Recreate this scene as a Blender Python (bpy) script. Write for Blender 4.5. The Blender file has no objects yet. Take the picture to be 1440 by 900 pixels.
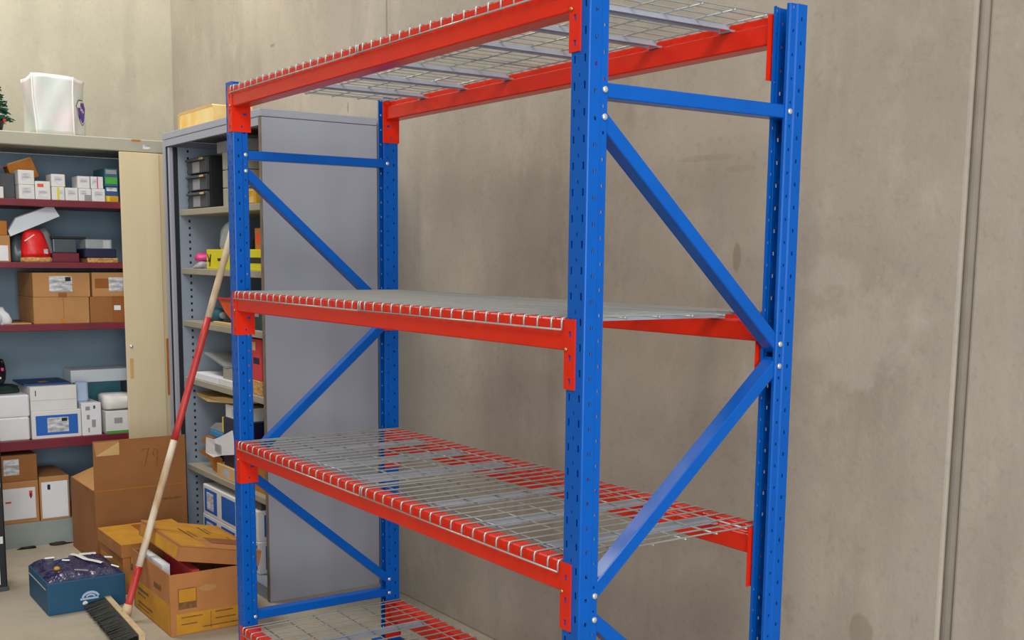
import bpy, bmesh, math, random
from mathutils import Vector, Matrix

random.seed(7)
S = bpy.context.scene
COL = S.collection

# ------------------------------------------------------------------ camera
F_PX, CAM = 1591.36, Vector((1.7852, -1.3669, 1.41))
YAW, PITCH, ROLL = 0.96447, 0.13658, 0.01019
fw = Vector((-math.sin(YAW) * math.cos(PITCH), math.cos(YAW) * math.cos(PITCH), -math.sin(PITCH)))
rt = fw.cross(Vector((0, 0, 1))).normalized()
up = rt.cross(fw)
rt2 = math.cos(ROLL) * rt + math.sin(ROLL) * up
up2 = -math.sin(ROLL) * rt + math.cos(ROLL) * up
cd = bpy.data.cameras.new('camera')
cd.sensor_width = 36.0
cd.lens = F_PX * 36.0 / 1440.0
cd.shift_y = 131.67 / 1440.0
cd.clip_start = 0.02
cam = bpy.data.objects.new('camera', cd)
COL.objects.link(cam)
m = Matrix.Identity(4)
for i in range(3):
    m[i][0], m[i][1], m[i][2], m[i][3] = rt2[i], up2[i], -fw[i], CAM[i]
cam.matrix_world = m
S.camera = cam

# ------------------------------------------------------------------ world and lights
S.view_settings.view_transform = 'Standard'
S.view_settings.look = 'None'
S.view_settings.gamma = 1.0
S.view_settings.use_curve_mapping = False
S.view_settings.exposure = 0.2
W = bpy.data.worlds.new('world')
S.world = W
W.use_nodes = True
bg = W.node_tree.nodes['Background']
bg.inputs[0].default_value = (0.93, 0.97, 1.0, 1)
bg.inputs[1].default_value = 0.25

def area(name, loc, target, sx, sy, power, color):
    d = bpy.data.lights.new(name, 'AREA')
    d.shape = 'RECTANGLE'
    d.size, d.size_y, d.energy, d.color = sx, sy, power, color
    o = bpy.data.objects.new(name, d)
    COL.objects.link(o)
    o.location = loc
    o.rotation_euler = (Vector(target) - Vector(loc)).to_track_quat('-Z', 'Y').to_euler()
    return o

area('ceiling_lamp_light', (3.2, -2.5, 4.8), (-0.9, 0.6, 1.2), 2.4, 1.6, 150, (1.0, 0.95, 0.88))
area('ceiling_lamp_light', (-3.7, -0.8, 4.4), (-3.9, 0.3, 1.2), 1.6, 1.0, 75, (1.0, 0.95, 0.87))
area('roller_door_daylight', (6.5, -2.6, 1.9), (0.0, -1.6, 1.6), 4.4, 3.6, 265, (0.94, 0.97, 1.0))

# ------------------------------------------------------------------ helpers: materials
def lin(c):
    return tuple(((v / 255) / 12.92 if v / 255 <= 0.04045 else ((v / 255 + 0.055) / 1.055) ** 2.4) for v in c) + (1,)

def mat(name, c, rough=0.6, metal=0.0, var=0.10, scale=12.0, bump=0.0, bscale=60.0, c2=None, coat=0.0, spec=0.5,
        trans=0.0, stretch=(1, 1, 1), alpha=1.0):
    M = bpy.data.materials.new(name)
    M.use_nodes = True
    nt = M.node_tree
    b = nt.nodes['Principled BSDF']
    b.inputs['Roughness'].default_value = rough
    b.inputs['Metallic'].default_value = metal
    b.inputs['Specular IOR Level'].default_value = spec
    b.inputs['Coat Weight'].default_value = coat
    b.inputs['Coat Roughness'].default_value = 0.12
    if trans:
        b.inputs['Transmission Weight'].default_value = trans
        b.inputs['IOR'].default_value = 1.2
    b.inputs['Alpha'].default_value = alpha
    tc = nt.nodes.new('ShaderNodeTexCoord')
    mp = nt.nodes.new('ShaderNodeMapping')
    mp.inputs['Scale'].default_value = stretch
    nt.links.new(tc.outputs['Object'], mp.inputs[0])
    n = nt.nodes.new('ShaderNodeTexNoise')
    n.inputs['Scale'].default_value = scale
    n.inputs['Detail'].default_value = 4
    nt.links.new(mp.outputs[0], n.inputs['Vector'])
    mx = nt.nodes.new('ShaderNodeMix')
    mx.data_type = 'RGBA'
    L = lin(c)
    if c2 is None:
        mx.inputs['A'].default_value = tuple(v * (1 - var) for v in L[:3]) + (1,)
        mx.inputs['B'].default_value = tuple(min(1, v * (1 + var)) for v in L[:3]) + (1,)
    else:
        mx.inputs['A'].default_value = L
        mx.inputs['B'].default_value = lin(c2)
    rp = nt.nodes.new('ShaderNodeValToRGB')
    rp.color_ramp.elements[0].position = 0.35
    rp.color_ramp.elements[1].position = 0.65
    nt.links.new(n.outputs['Fac'], rp.inputs[0])
    nt.links.new(rp.outputs[0], mx.inputs['Factor'])
    nt.links.new(mx.outputs['Result'], b.inputs['Base Color'])
    if bump:
        n2 = nt.nodes.new('ShaderNodeTexNoise')
        n2.inputs['Scale'].default_value = bscale
        nt.links.new(mp.outputs[0], n2.inputs['Vector'])
        bp = nt.nodes.new('ShaderNodeBump')
        bp.inputs['Strength'].default_value = bump
        bp.inputs['Distance'].default_value = 0.01
        nt.links.new(n2.outputs['Fac'], bp.inputs['Height'])
        nt.links.new(bp.outputs[0], b.inputs['Normal'])
    return M

def concrete(name, c_lo, c_hi, patches=()):
    """mottled precast concrete; patches = (x, z, rx, rz, colour, strength) stains and plaster repairs"""
    M = bpy.data.materials.new(name)
    M.use_nodes = True
    nt = M.node_tree
    N, LK = nt.nodes, nt.links
    b = N['Principled BSDF']
    b.inputs['Roughness'].default_value = 0.75
    b.inputs['Specular IOR Level'].default_value = 0.3
    tc = N.new('ShaderNodeTexCoord')
    def noise(scale, detail, stretch, rough=0.55):
        mp = N.new('ShaderNodeMapping')
        mp.inputs['Scale'].default_value = stretch
        LK.new(tc.outputs['Object'], mp.inputs[0])
        n = N.new('ShaderNodeTexNoise')
        n.inputs['Scale'].default_value = scale
        n.inputs['Detail'].default_value = detail
        n.inputs['Roughness'].default_value = rough
        LK.new(mp.outputs[0], n.inputs['Vector'])
        return n
    def mixc(fac, a, bb):
        mx = N.new('ShaderNodeMix')
        mx.data_type = 'RGBA'
        LK.new(fac, mx.inputs['Factor'])
        for s, v in (('A', a), ('B', bb)):
            if isinstance(v, tuple):
                mx.inputs[s].default_value = v
            else:
                LK.new(v, mx.inputs[s])
        return mx.outputs['Result']
    def ramp(src, p0, p1, hi=1.0):
        r = N.new('ShaderNodeMapRange')
        r.inputs['From Min'].default_value = p0
        r.inputs['From Max'].default_value = p1
        r.inputs['To Max'].default_value = hi
        LK.new(src, r.inputs['Value'])
        return r.outputs['Result']
    big = noise(1.3, 5, (1, 1, 1))
    col = mixc(ramp(big.outputs['Fac'], 0.3, 0.7), lin(c_lo), lin(c_hi))
    streak = noise(2.2, 4, (2.4, 2.4, 0.35))
    dark = tuple(v * 0.72 for v in lin(c_lo)[:3]) + (1,)
    col = mixc(ramp(streak.outputs['Fac'], 0.52, 0.78, 0.45), col, dark)
    mid = noise(7.0, 6, (1, 1, 0.6), 0.7)
    light = tuple(min(1, v * 1.22) for v in lin(c_hi)[:3]) + (1,)
    col = mixc(ramp(mid.outputs['Fac'], 0.52, 0.74, 0.38), col, light)
    speck = noise(45.0, 3, (1, 1, 1))
    col = mixc(ramp(speck.outputs['Fac'], 0.56, 0.78, 0.28), col, dark)
    wob = noise(6.0, 4, (1, 1, 1), 0.65)
    for (px, pz, rx, rz, pc, st) in patches:
        sx = N.new('ShaderNodeSeparateXYZ')
        LK.new(tc.outputs['Object'], sx.inputs[0])
        acc = []
        for ax, c0, r in (('X', px, rx), ('Z', pz, rz)):
            a = N.new('ShaderNodeMath'); a.operation = 'SUBTRACT'; a.inputs[1].default_value = c0
            LK.new(sx.outputs[ax], a.inputs[0])
            d = N.new('ShaderNodeMath'); d.operation = 'DIVIDE'; d.inputs[1].default_value = r
            LK.new(a.outputs[0], d.inputs[0])
            p = N.new('ShaderNodeMath'); p.operation = 'MULTIPLY'
            LK.new(d.outputs[0], p.inputs[0]); LK.new(d.outputs[0], p.inputs[1])
            acc.append(p)
        s = N.new('ShaderNodeMath'); s.operation = 'ADD'
        LK.new(acc[0].outputs[0], s.inputs[0]); LK.new(acc[1].outputs[0], s.inputs[1])
        w = N.new('ShaderNodeMath'); w.operation = 'MULTIPLY_ADD'
        w.inputs[1].default_value = 5.0; w.inputs[2].default_value = -2.5
        LK.new(wob.outputs['Fac'], w.inputs[0])
        t = N.new('ShaderNodeMath'); t.operation = 'ADD'
        LK.new(s.outputs[0], t.inputs[0]); LK.new(w.outputs[0], t.inputs[1])
        col = mixc(ramp(t.outputs[0], 1.15, 0.55, st), col, lin(pc))
    LK.new(col, b.inputs['Base Color'])
    fine = noise(70.0, 4, (1, 1, 1))
    bp = N.new('ShaderNodeBump')
    bp.inputs['Strength'].default_value = 0.12
    bp.inputs['Distance'].default_value = 0.01
    LK.new(fine.outputs['Fac'], bp.inputs['Height'])
    LK.new(bp.outputs[0], b.inputs['Normal'])
    return M

M = {}
M['blue'] = mat('blue_paint', (0, 88, 182), 0.24, var=0.04, spec=0.25)
M['red'] = mat('red_orange_paint', (222, 40, 12), 0.27, var=0.04, spec=0.28)
M['wire'] = mat('zinc_wire', (182, 188, 186), 0.32, 0.55, var=0.08)
M['zinc'] = mat('zinc_channel', (176, 184, 200), 0.45, 0.35, var=0.06)
M['bolt'] = mat('bright_bolt', (225, 228, 230), 0.25, 0.7, var=0.05)
M['brass'] = mat('brass_pin', (190, 150, 90), 0.35, 0.8)
M['greycab'] = mat('grey_lavender_steel', (160, 163, 176), 0.5, var=0.03, scale=3)
M['greycab_in'] = mat('blue_grey_steel', (142, 154, 168), 0.5, var=0.05, scale=3)
M['darkgap'] = mat('dark_gap_shade', (22, 26, 32), 0.7)  # near-black tone, stands in for shade in the door gap and slots
M['shelf2'] = mat('putty_shelf_steel', (160, 155, 138), 0.5, var=0.04)
M['edge2'] = mat('worn_edge_steel', (118, 106, 94), 0.6, var=0.15, scale=25)
M['beige'] = mat('beige_grey_steel', (176, 174, 156), 0.5, var=0.04)
M['plinth'] = mat('pale_grey_steel', (150, 160, 156), 0.55, var=0.08, scale=6)
M['cab1in'] = mat('slate_blue_steel', (128, 152, 168), 0.55, var=0.06, scale=4)
M['maroon'] = mat('maroon_shelf_paint', (116, 28, 46), 0.45, var=0.10)
M['cream'] = mat('cream_door', (222, 206, 168), 0.55, var=0.05, scale=3, stretch=(1, 3, 0.4))
M['cardboard'] = mat('cardboard', (184, 134, 82), 0.85, var=0.08, scale=6)
M['cardboard_d'] = mat('brown_cardboard', (152, 100, 54), 0.85, var=0.10, scale=5)
M['cardboard_o'] = mat('orange_cardboard', (176, 110, 38), 0.85, var=0.08)
M['archive'] = mat('archive_cardboard', (176, 116, 64), 0.85, var=0.08, scale=8)
M['archive_y'] = mat('yellow_print', (202, 146, 24), 0.8, c2=(188, 130, 36), scale=14)
M['ink'] = mat('dark_ink', (44, 34, 26), 0.8)
M['ink_f'] = mat('faded_ink', (120, 84, 40), 0.8, var=0.3, scale=60)
M['tape'] = mat('brown_tape', (150, 88, 38), 0.35, var=0.08)
M['tape_o'] = mat('orange_tape', (196, 118, 36), 0.4, var=0.08)
M['white'] = mat('white_card', (222, 222, 220), 0.7, var=0.03)
M['paper'] = mat('white_paper', (228, 230, 234), 0.75, var=0.02)
M['foam'] = mat('white_foam', (214, 222, 228), 0.7, var=0.02)
M['print'] = mat('printed_label', (226, 228, 230), 0.7, c2=(150, 154, 162), scale=26, stretch=(1, 1, 3))
M['bluep'] = mat('blue_print', (20, 98, 190), 0.6, var=0.05)
M['bluelid'] = mat('navy_blue_card', (42, 78, 130), 0.6, var=0.12)
M['paleblue'] = mat('pale_blue_card', (172, 190, 220), 0.6, var=0.04)
M['navy'] = mat('navy_plastic', (18, 24, 58), 0.4, var=0.2)
M['navywrap'] = mat('navy_crinkled_wrap', (20, 22, 74), 0.22, c2=(72, 70, 96), scale=24, bump=0.9, bscale=40)
M['tealbox'] = mat('petrol_blue_card', (18, 78, 112), 0.55, var=0.05, scale=4)
M['green'] = mat('green_print', (70, 160, 60), 0.6)
M['dgreen'] = mat('dark_green_cloth', (38, 62, 58), 0.85, var=0.25, scale=20)
M['teal'] = mat('teal_card', (40, 96, 110), 0.6)
M['cyan'] = mat('cyan_plastic', (52, 138, 190), 0.45)
M['yellow'] = mat('yellow_card', (216, 206, 30), 0.6, var=0.05)
M['ochre'] = mat('ochre_card', (196, 150, 24), 0.6)
M['redp'] = mat('red_plastic', (222, 28, 28), 0.4, var=0.12, scale=18, bump=0.3, bscale=30)
M['redcard'] = mat('red_pink_card', (206, 60, 66), 0.6, var=0.12)
M['orangep'] = mat('orange_plastic', (224, 84, 30), 0.45)
M['pink'] = mat('pink_plastic', (216, 54, 132), 0.5)
M['straw'] = mat('straw_fibre', (196, 150, 92), 0.9, var=0.3, scale=60, bump=0.8)
M['black'] = mat('black_plastic', (24, 26, 28), 0.45, var=0.2)
M['smoke'] = mat('smoky_plastic', (78, 92, 98), 0.3, var=0.1)
M['dgrey'] = mat('dark_grey_plastic', (70, 74, 80), 0.5)
M['lgrey'] = mat('light_grey_plastic', (150, 152, 156), 0.5)
M['clear'] = mat('clear_plastic', (198, 206, 206), 0.12, var=0.04, alpha=0.45)
M['bag'] = mat('white_plastic_bag', (226, 214, 216), 0.42, c2=(206, 222, 216), scale=4.5, bump=0.25, bscale=14)
M['bagseam'] = mat('white_bag_seam', (240, 236, 232), 0.4)
M['purple'] = mat('purple_print', (86, 56, 160), 0.5)
M['pine'] = mat('pine_green', (14, 74, 52), 0.8, var=0.3, scale=60)
M['amber'] = mat('amber_plastic', (236, 188, 84), 0.5, c2=(240, 214, 150), scale=9)
M['wood'] = mat('pale_wood', (204, 182, 142), 0.7, var=0.1, scale=30)
M['handle_w'] = mat('worn_white_paint', (226, 216, 196), 0.5, c2=(186, 156, 116), scale=16, stretch=(1, 1, 0.35))
M['handle_r'] = mat('worn_red_paint', (184, 36, 40), 0.45, c2=(204, 70, 66), scale=26, stretch=(1, 1, 0.3))
M['bristle'] = mat('black_bristle', (52, 54, 48), 0.8, var=0.3, scale=80)
M['sealant'] = mat('grey_sealant', (150, 142, 130), 0.7, var=0.06)
M['manila'] = mat('manila_card', (206, 170, 112), 0.8, var=0.06)
M['wall_b'] = concrete('precast_concrete', (156, 147, 134), (182, 174, 160), (
    (0.00, 1.22, 0.17, 0.13, (186, 178, 166), 0.55), (-0.10, 1.37, 0.10, 0.06, (186, 178, 166), 0.45),
    (-0.73, 1.45, 0.13, 0.09, (184, 174, 158), 0.35), (-0.55, 1.69, 0.11, 0.008, (118, 98, 70), 0.14), (-0.42, 1.655, 0.05, 0.008, (118, 98, 70), 0.12),
    (-0.08, 1.335, 0.04, 0.020, (112, 96, 76), 0.14), (-0.42, 1.42, 0.012, 0.04, (112, 92, 66), 0.35),
    (0.055, 0.49, 0.035, 0.05, (132, 122, 106), 0.45), (-0.18, 0.49, 0.03, 0.05, (136, 124, 104), 0.35), (-0.22, 1.16, 0.006, 0.03, (80, 70, 58), 0.5),
    (-3.55, 2.42, 0.03, 0.010, (104, 98, 76), 0.5), (-2.75, 2.05, 0.005, 0.03, (90, 84, 70), 0.6)))
M['wall_l'] = concrete('precast_concrete_side', (176, 172, 154), (196, 190, 172))
M['floorc'] = concrete('polished_concrete', (164, 155, 138), (184, 174, 155))

# ------------------------------------------------------------------ helpers: meshes and objects
WL = {}

def box(bm, x0, x1, y0, y1, z0, z1, bev=0.0, seg=1):
    t = bmesh.new()
    bmesh.ops.create_cube(t, size=1.0)
    for v in t.verts:
        v.co = Vector(((x0 + x1) / 2 + v.co.x * (x1 - x0), (y0 + y1) / 2 + v.co.y * (y1 - y0), (z0 + z1) / 2 + v.co.z * (z1 - z0)))
    if bev:
        bmesh.ops.bevel(t, geom=list(t.edges), offset=bev, segments=seg, affect='EDGES', profile=0.6)
    _join(bm, t)
    return bm

def _join(bm, t):
    me = bpy.data.meshes.new('tmp')
    t.to_mesh(me)
    t.free()
    bm.from_mesh(me)
    bpy.data.meshes.remove(me)

def tube(bm, pts, r, n=6, r2=None):
    pts = [Vector(p) for p in pts]
    rings = []
    prev = None
    for i, p in enumerate(pts):
        d = (pts[min(i + 1, len(pts) - 1)] - pts[max(i - 1, 0)]).normalized()
        a = Vector((0, 0, 1)) if abs(d.z) < 0.9 else Vector((1, 0, 0))
        if prev is not None:
            a = prev
        u_ = (a - d * a.dot(d)).normalized()
        prev = u_
        v_ = d.cross(u_)
        rr = r if r2 is None else r + (r2 - r) * i / (len(pts) - 1)
        rings.append([bm.verts.new(p + rr * (math.cos(2 * math.pi * k / n) * u_ + math.sin(2 * math.pi * k / n) * v_)) for k in range(n)])
    for a, b in zip(rings, rings[1:]):
        for k in range(n):
            bm.faces.new((a[k], a[(k + 1) % n], b[(k + 1) % n], b[k]))
    bm.faces.new(rings[0][::-1])
    bm.faces.new(rings[-1])
    return bm

def poly_prism(bm, pts, d):
    """closed outline (3D points) extruded by vector d"""
    d = Vector(d)
    a = [bm.verts.new(Vector(p)) for p in pts]
    b = [bm.verts.new(Vector(p) + d) for p in pts]
    bm.faces.new(a[::-1])
    bm.faces.new(b)
    n = len(a)
    for i in range(n):
        bm.faces.new((a[i], a[(i + 1) % n], b[(i + 1) % n], b[i]))
    return bm

def lathe(bm, prof, n=16, c=(0, 0, 0)):
    rings = []
    for r, z in prof:
        rings.append([bm.verts.new((c[0] + r * math.cos(2 * math.pi * k / n), c[1] + r * math.sin(2 * math.pi * k / n), c[2] + z)) for k in range(n)])
    for a, b in zip(rings, rings[1:]):
        for k in range(n):
            bm.faces.new((a[k], a[(k + 1) % n], b[(k + 1) % n], b[k]))
    bm.faces.new(rings[0][::-1])
    bm.faces.new(rings[-1])
    return bm

def mesh_of(bm, name, mt, smooth=False):
    bmesh.ops.recalc_face_normals(bm, faces=list(bm.faces))
    me = bpy.data.meshes.new(name)
    bm.to_mesh(me)
    bm.free()
    if smooth:
        for p in me.polygons:
            p.use_smooth = True
    me.materials.append(M[mt] if isinstance(mt, str) else mt)
    return me

def put(name, me, parent=None, loc=None):
    """link a mesh whose coordinates are local to loc (a world position)"""
    o = bpy.data.objects.new(name, me)
    COL.objects.link(o)
    base = WL[parent.name] if parent else Vector((0, 0, 0))
    w = Vector(loc) if loc is not None else base.copy()
    o.parent = parent
    o.location = w - base
    WL[o.name] = w
    return o

def part(name, bm, mt, parent, smooth=False):
    """bm holds world coordinates (for unrotated things); the object takes its parent's origin"""
    base = WL[parent.name] if parent else Vector((0, 0, 0))
    for v in bm.verts:
        v.co -= base
    return put(name, mesh_of(bm, name, mt, smooth), parent, base)

def tag(o, label, cat, group=None):
    o['label'] = label
    o['category'] = cat
    if group:
        o['group'] = group
    return o

def thing(name, label, cat, loc=(0, 0, 0), group=None, rot=None):
    o = bpy.data.objects.new(name, None)
    o.empty_display_size = 0.05
    COL.objects.link(o)
    o.location = loc
    if rot:
        o.rotation_euler = rot
        WL[o.name] = Vector((0, 0, 0))     # parts of rotated things are given in local coordinates
    else:
        WL[o.name] = Vector(loc)
    return tag(o, label, cat, group)

def struct(name, bm, mt):
    o = part(name, bm, mt, None)
    o['kind'] = 'structure'
    return o

def B(*a, **k):
    return box(bmesh.new(), *a, **k)

# ------------------------------------------------------------------ the room
struct('floor', B(-5.2, 6.0, -8.0, 1.05, -0.1, 0.0), 'floorc')
YW = 0.90
wb = bpy.data.objects.new('wall_back', None)
COL.objects.link(wb)
wb['kind'] = 'structure'
wb['label'] = 'grey-brown precast concrete wall behind the blue and red rack'
WL['wall_back'] = Vector((0, 0, 0))
for a, b in ((-5.05, -2.407), (-2.397, 0.262), (0.297, 6.0)):
    part('concrete_panel', B(a, b, YW, YW + 0.15, 0, 5.0, bev=0.006, seg=2), 'wall_b', wb)
part('joint_sealant', B(-2.407, -2.397, YW + 0.008, YW + 0.15, 0, 5.0), 'sealant', wb)
bm = bmesh.new()
n = 8
pts = [(0.262, YW + 0.03, 0)] + [(0.2795 - 0.0175 * math.cos(math.pi * k / n), YW + 0.016 - 0.011 * math.sin(math.pi * k / n), 0) for k in range(n + 1)] + [(0.297, YW + 0.03, 0)]
poly_prism(bm, pts, (0, 0, 5.0))
part('joint_sealant', bm, 'sealant', wb)
struct('wall_left', B(-5.20, -5.05, -8.0, YW + 0.15, 0, 5.0), 'wall_l')

# ------------------------------------------------------------------ the rack
D, LB, PW = 0.60, 1.765, 0.056
LEV = (0.161, 0.798, 1.292, 1.941)
HC, HB = 0.140, 0.0634
TOP = 1.957
rack = thing('pallet_rack', 'tall steel rack with blue uprights, blue braces and red-orange beams', 'rack', (-LB / 2, D / 2, 0))

def holed_profile(strips, z0, z1):
    """strips: (p, q, columns); columns: (u0, u1, first z, height, pitch) along the strip; holes are left open"""
    bm = bmesh.new()
    def quad(a, b, za, zb):
        bm.faces.new([bm.verts.new(v) for v in ((a[0], a[1], za), (b[0], b[1], za), (b[0], b[1], zb), (a[0], a[1], zb))])
    for p, q, cols in strips:
        p, q = Vector(p), Vector(q)
        ln = (q - p).length
        u = 0.0
        at = lambda s: p + (q - p) * (s / ln)
        for (u0, u1, zf, hh, pit) in sorted(cols):
            if u0 > u:
                quad(at(u), at(u0), z0, z1)
            z = z0
            zc = zf
            while zc + hh < z1:
                if zc > z:
                    quad(at(u0), at(u1), z, zc)
                z = zc + hh
                zc += pit
            quad(at(u0), at(u1), z, z1)
            u = u1
        if ln - u > 1e-6:
            quad(at(u), q, z0, z1)
    bm.normal_update()
    return bm

def post_mesh():
    w, c = PW, 0.0035
    lip = -0.003
    side = [(0.012, 0.0170, 0.022, 0.008, 0.05)]
    lipc = [(0.005, 0.0095, 0.047, 0.006, 0.05)]
    web = [(0.0055, 0.0115, 0.030, 0.014, 0.05), (0.0225, 0.0265, 0.053, 0.007, 0.05), (0.0375, 0.0435, 0.030, 0.014, 0.05)]
    h = w / 2
    S_ = []
    right = [((h - c, 0), (h - c * 0.3, c * 0.3), []), ((h - c * 0.3, c * 0.3), (h, c), []), ((h, c), (h, 0.030), side),
             ((h, 0.030), (h + lip, 0.033), []), ((h + lip, 0.033), (h + lip, 0.049), lipc),
             ((h + lip, 0.049), (h + lip - 0.003, 0.052), []), ((h + lip - 0.003, 0.052), (h - 0.013, 0.052), [])]
    S_.append(((-h + c, 0), (h - c, 0), web))
    S_ += right
    for p, q, cols in right:
        ln = (Vector(q) - Vector(p)).length
        S_.append(((-q[0], q[1]), (-p[0], p[1]), [(ln - b_, ln - a_, zf, hh, pit) for a_, b_, zf, hh, pit in cols]))
    bm = holed_profile(S_, 0.0, TOP)
    me = bpy.data.meshes.new('upright_post')
    bm.to_mesh(me)
    bm.free()
    me.materials.append(M['blue'])
    return me

PM = post_mesh()
bolt_bm = bmesh.new()
lathe(bolt_bm, [(0.0064, 0), (0.0064, 0.003), (0.0050, 0.0044), (0.002, 0.005)], 12)
bolt_bm.transform(Matrix.Rotation(math.pi / 2, 4, 'Y'))
BOLT = mesh_of(bolt_bm, 'bolt', 'bolt', True)
BZ_F = (1.731, 1.680, 0.732, 0.682, 0.192)
BZ_B = (1.731, 1.226, 1.177, 0.243, 0.192)
for fx in (0.0, -LB - PW):
    for back in (0, 1):
        cx = fx + PW / 2
        o = put('upright_post', PM, rack, (cx, D if back else 0.0, 0))
        if back:
            o.rotation_euler = (0, 0, math.pi)
        md = o.modifiers.new('gauge', 'SOLIDIFY')
        md.thickness = 0.0022
        md.offset = -1
        for z in (BZ_B if back else BZ_F):
            b_ = bpy.data.objects.new('bolt', BOLT)
            COL.objects.link(b_)
            b_.parent = rack
            b_.location = Vector((cx + PW / 2 - 0.003, D - 0.042 if back else 0.042, z)) - WL[rack.name]
        fp = part('base_plate', B(cx - 0.045, cx + 0.045, (D - 0.08 if back else -0.02), (D + 0.02 if back else 0.08), 0, 0.004), 'blue', rack)

def channel_bar(p, q, wdt, thk, gauge=0.002):
    """C channel between two points of a plane x = const, open side towards -x"""
    p, q = Vector(p), Vector(q)
    d = (q - p).normalized()
    nrm = Vector((1, 0, 0)).cross(d)
    bm = bmesh.new()
    prof = [(-thk / 2, -wdt / 2), (thk / 2 - 0.002, -wdt / 2), (thk / 2, -wdt / 2 + 0.002), (thk / 2, wdt / 2 - 0.002), (thk / 2 - 0.002, wdt / 2), (-thk / 2, wdt / 2),
            (-thk / 2, wdt / 2 - gauge), (thk / 2 - gauge - 0.001, wdt / 2 - gauge), (thk / 2 - gauge, wdt / 2 - gauge - 0.001),
            (thk / 2 - gauge, -wdt / 2 + gauge + 0.001), (thk / 2 - gauge - 0.001, -wdt / 2 + gauge), (-thk / 2, -wdt / 2 + gauge)]
    poly_prism(bm, [p + Vector((1, 0, 0)) * a + nrm * b for a, b in prof], q - p)
    return bm

for fx in (0.0, -LB - PW):
    xc = fx + PW / 2 + 0.002
    y0, y1 = 0.043, D - 0.043
    for za, zb, nm in ((1.731, 1.731, 'horizontal_strut'), (1.680, 1.226, 'diagonal_brace'), (0.732, 1.177, 'diagonal_brace'),
                       (0.682, 0.243, 'diagonal_brace'), (0.192, 0.192, 'horizontal_strut')):
        a, b = Vector((xc, y0, za)), Vector((xc, y1, zb))
        d = (b - a).normalized()
        part(nm, channel_bar(a - d * 0.012, b + d * 0.012, 0.029, 0.036), 'blue', rack)

def beam_mesh():
    bm = bmesh.new()
    # box section with a shallow ledge on the inner side, local: x along beam, y 0 front .. 0.05, z down from 0
    dpt, hb = 0.050, HB
    pr = [(0.0, -0.003), (0.003, 0), (0.034, 0), (0.036, -0.002), (0.036, -0.016), (0.038, -0.018), (dpt - 0.003, -0.018), (dpt, -0.021), (dpt, -hb + 0.003), (dpt - 0.003, -hb),
          (0.003, -hb), (0, -hb + 0.003)]
    poly_prism(bm, [(-LB + 0.004, y, z) for y, z in pr], (LB - 0.008, 0, 0))
    return mesh_of(bm, 'beam', 'red')

def connector_mesh(sign):
    """L angle: front flange with slots over the post face, inner flange against the beam end. sign=+1: post lies on +x side"""
    bm = bmesh.new()
    w = 0.031
    t = 0.003
    def flange(u_axis, outward, u0, u1, cols):
        # vertical plate with rectangular openings
        zt, zb = 0.0, -HC
        bands, u = [], u0
        for (a, b, zs) in cols:
            if a > u:
                bands.append((u, a, []))
            bands.append((a, b, zs))
            u = b
        if u < u1:
            bands.append((u, u1, []))
        for a, b, zs in bands:
            z = zb
            segs = []
            for (h0, h1) in sorted(zs):
                segs.append((z, h0))
                z = h1
            segs.append((z, zt))
            for s0, s1 in segs:
                if s1 - s0 < 1e-5:
                    continue
                if u_axis == 'x':
                    box(bm, min(sign * a, sign * b), max(sign * a, sign * b), -t, 0, s0, s1)
                else:
                    box(bm, min(0, -sign * t), max(0, -sign * t), a, b, s0, s1)
    slots = [(-0.036, -0.024), (-0.083, -0.071), (-0.130, -0.118)]
    flange('x', None, 0.0, w, [(0.010, 0.019, slots)])
    flange('y', None, -t, 0.060, [(0.026, 0.032, [(-0.127, -0.120)]), (0.034, 0.046, [(-0.088, -0.081)])])
    return mesh_of(bm, 'end_connector', 'red')

BEAM, CON_R, CON_L = beam_mesh(), connector_mesh(1), connector_mesh(-1)
pin_bm = bmesh.new()
lathe(pin_bm, [(0.004, 0), (0.004, 0.003), (0.002, 0.005)], 10)
pin_bm.transform(Matrix.Rotation(math.pi / 2, 4, 'X'))
PIN = mesh_of(pin_bm, 'safety_pin', 'brass', True)
for z in LEV:
    for back in (0, 1):
        if back:   # turned round so that its face and slots look towards the wall
            o = put('beam', BEAM, rack, (-LB, D, z))
            o.rotation_euler = (0, 0, math.pi)
        else:
            o = put('beam', BEAM, rack, (0, 0, z))
        for end in (0, 1):
            c = bpy.data.objects.new('end_connector', CON_R if end == 0 else CON_L)
            COL.objects.link(c)
            c.parent = o
            c.location = (0 if end == 0 else -LB, 0, 0)
            p_ = bpy.data.objects.new('safety_pin', PIN)
            COL.objects.link(p_)
            p_.parent = o
            p_.location = (0.006 if end == 0 else -LB - 0.006, -0.003, -0.060)

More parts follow.
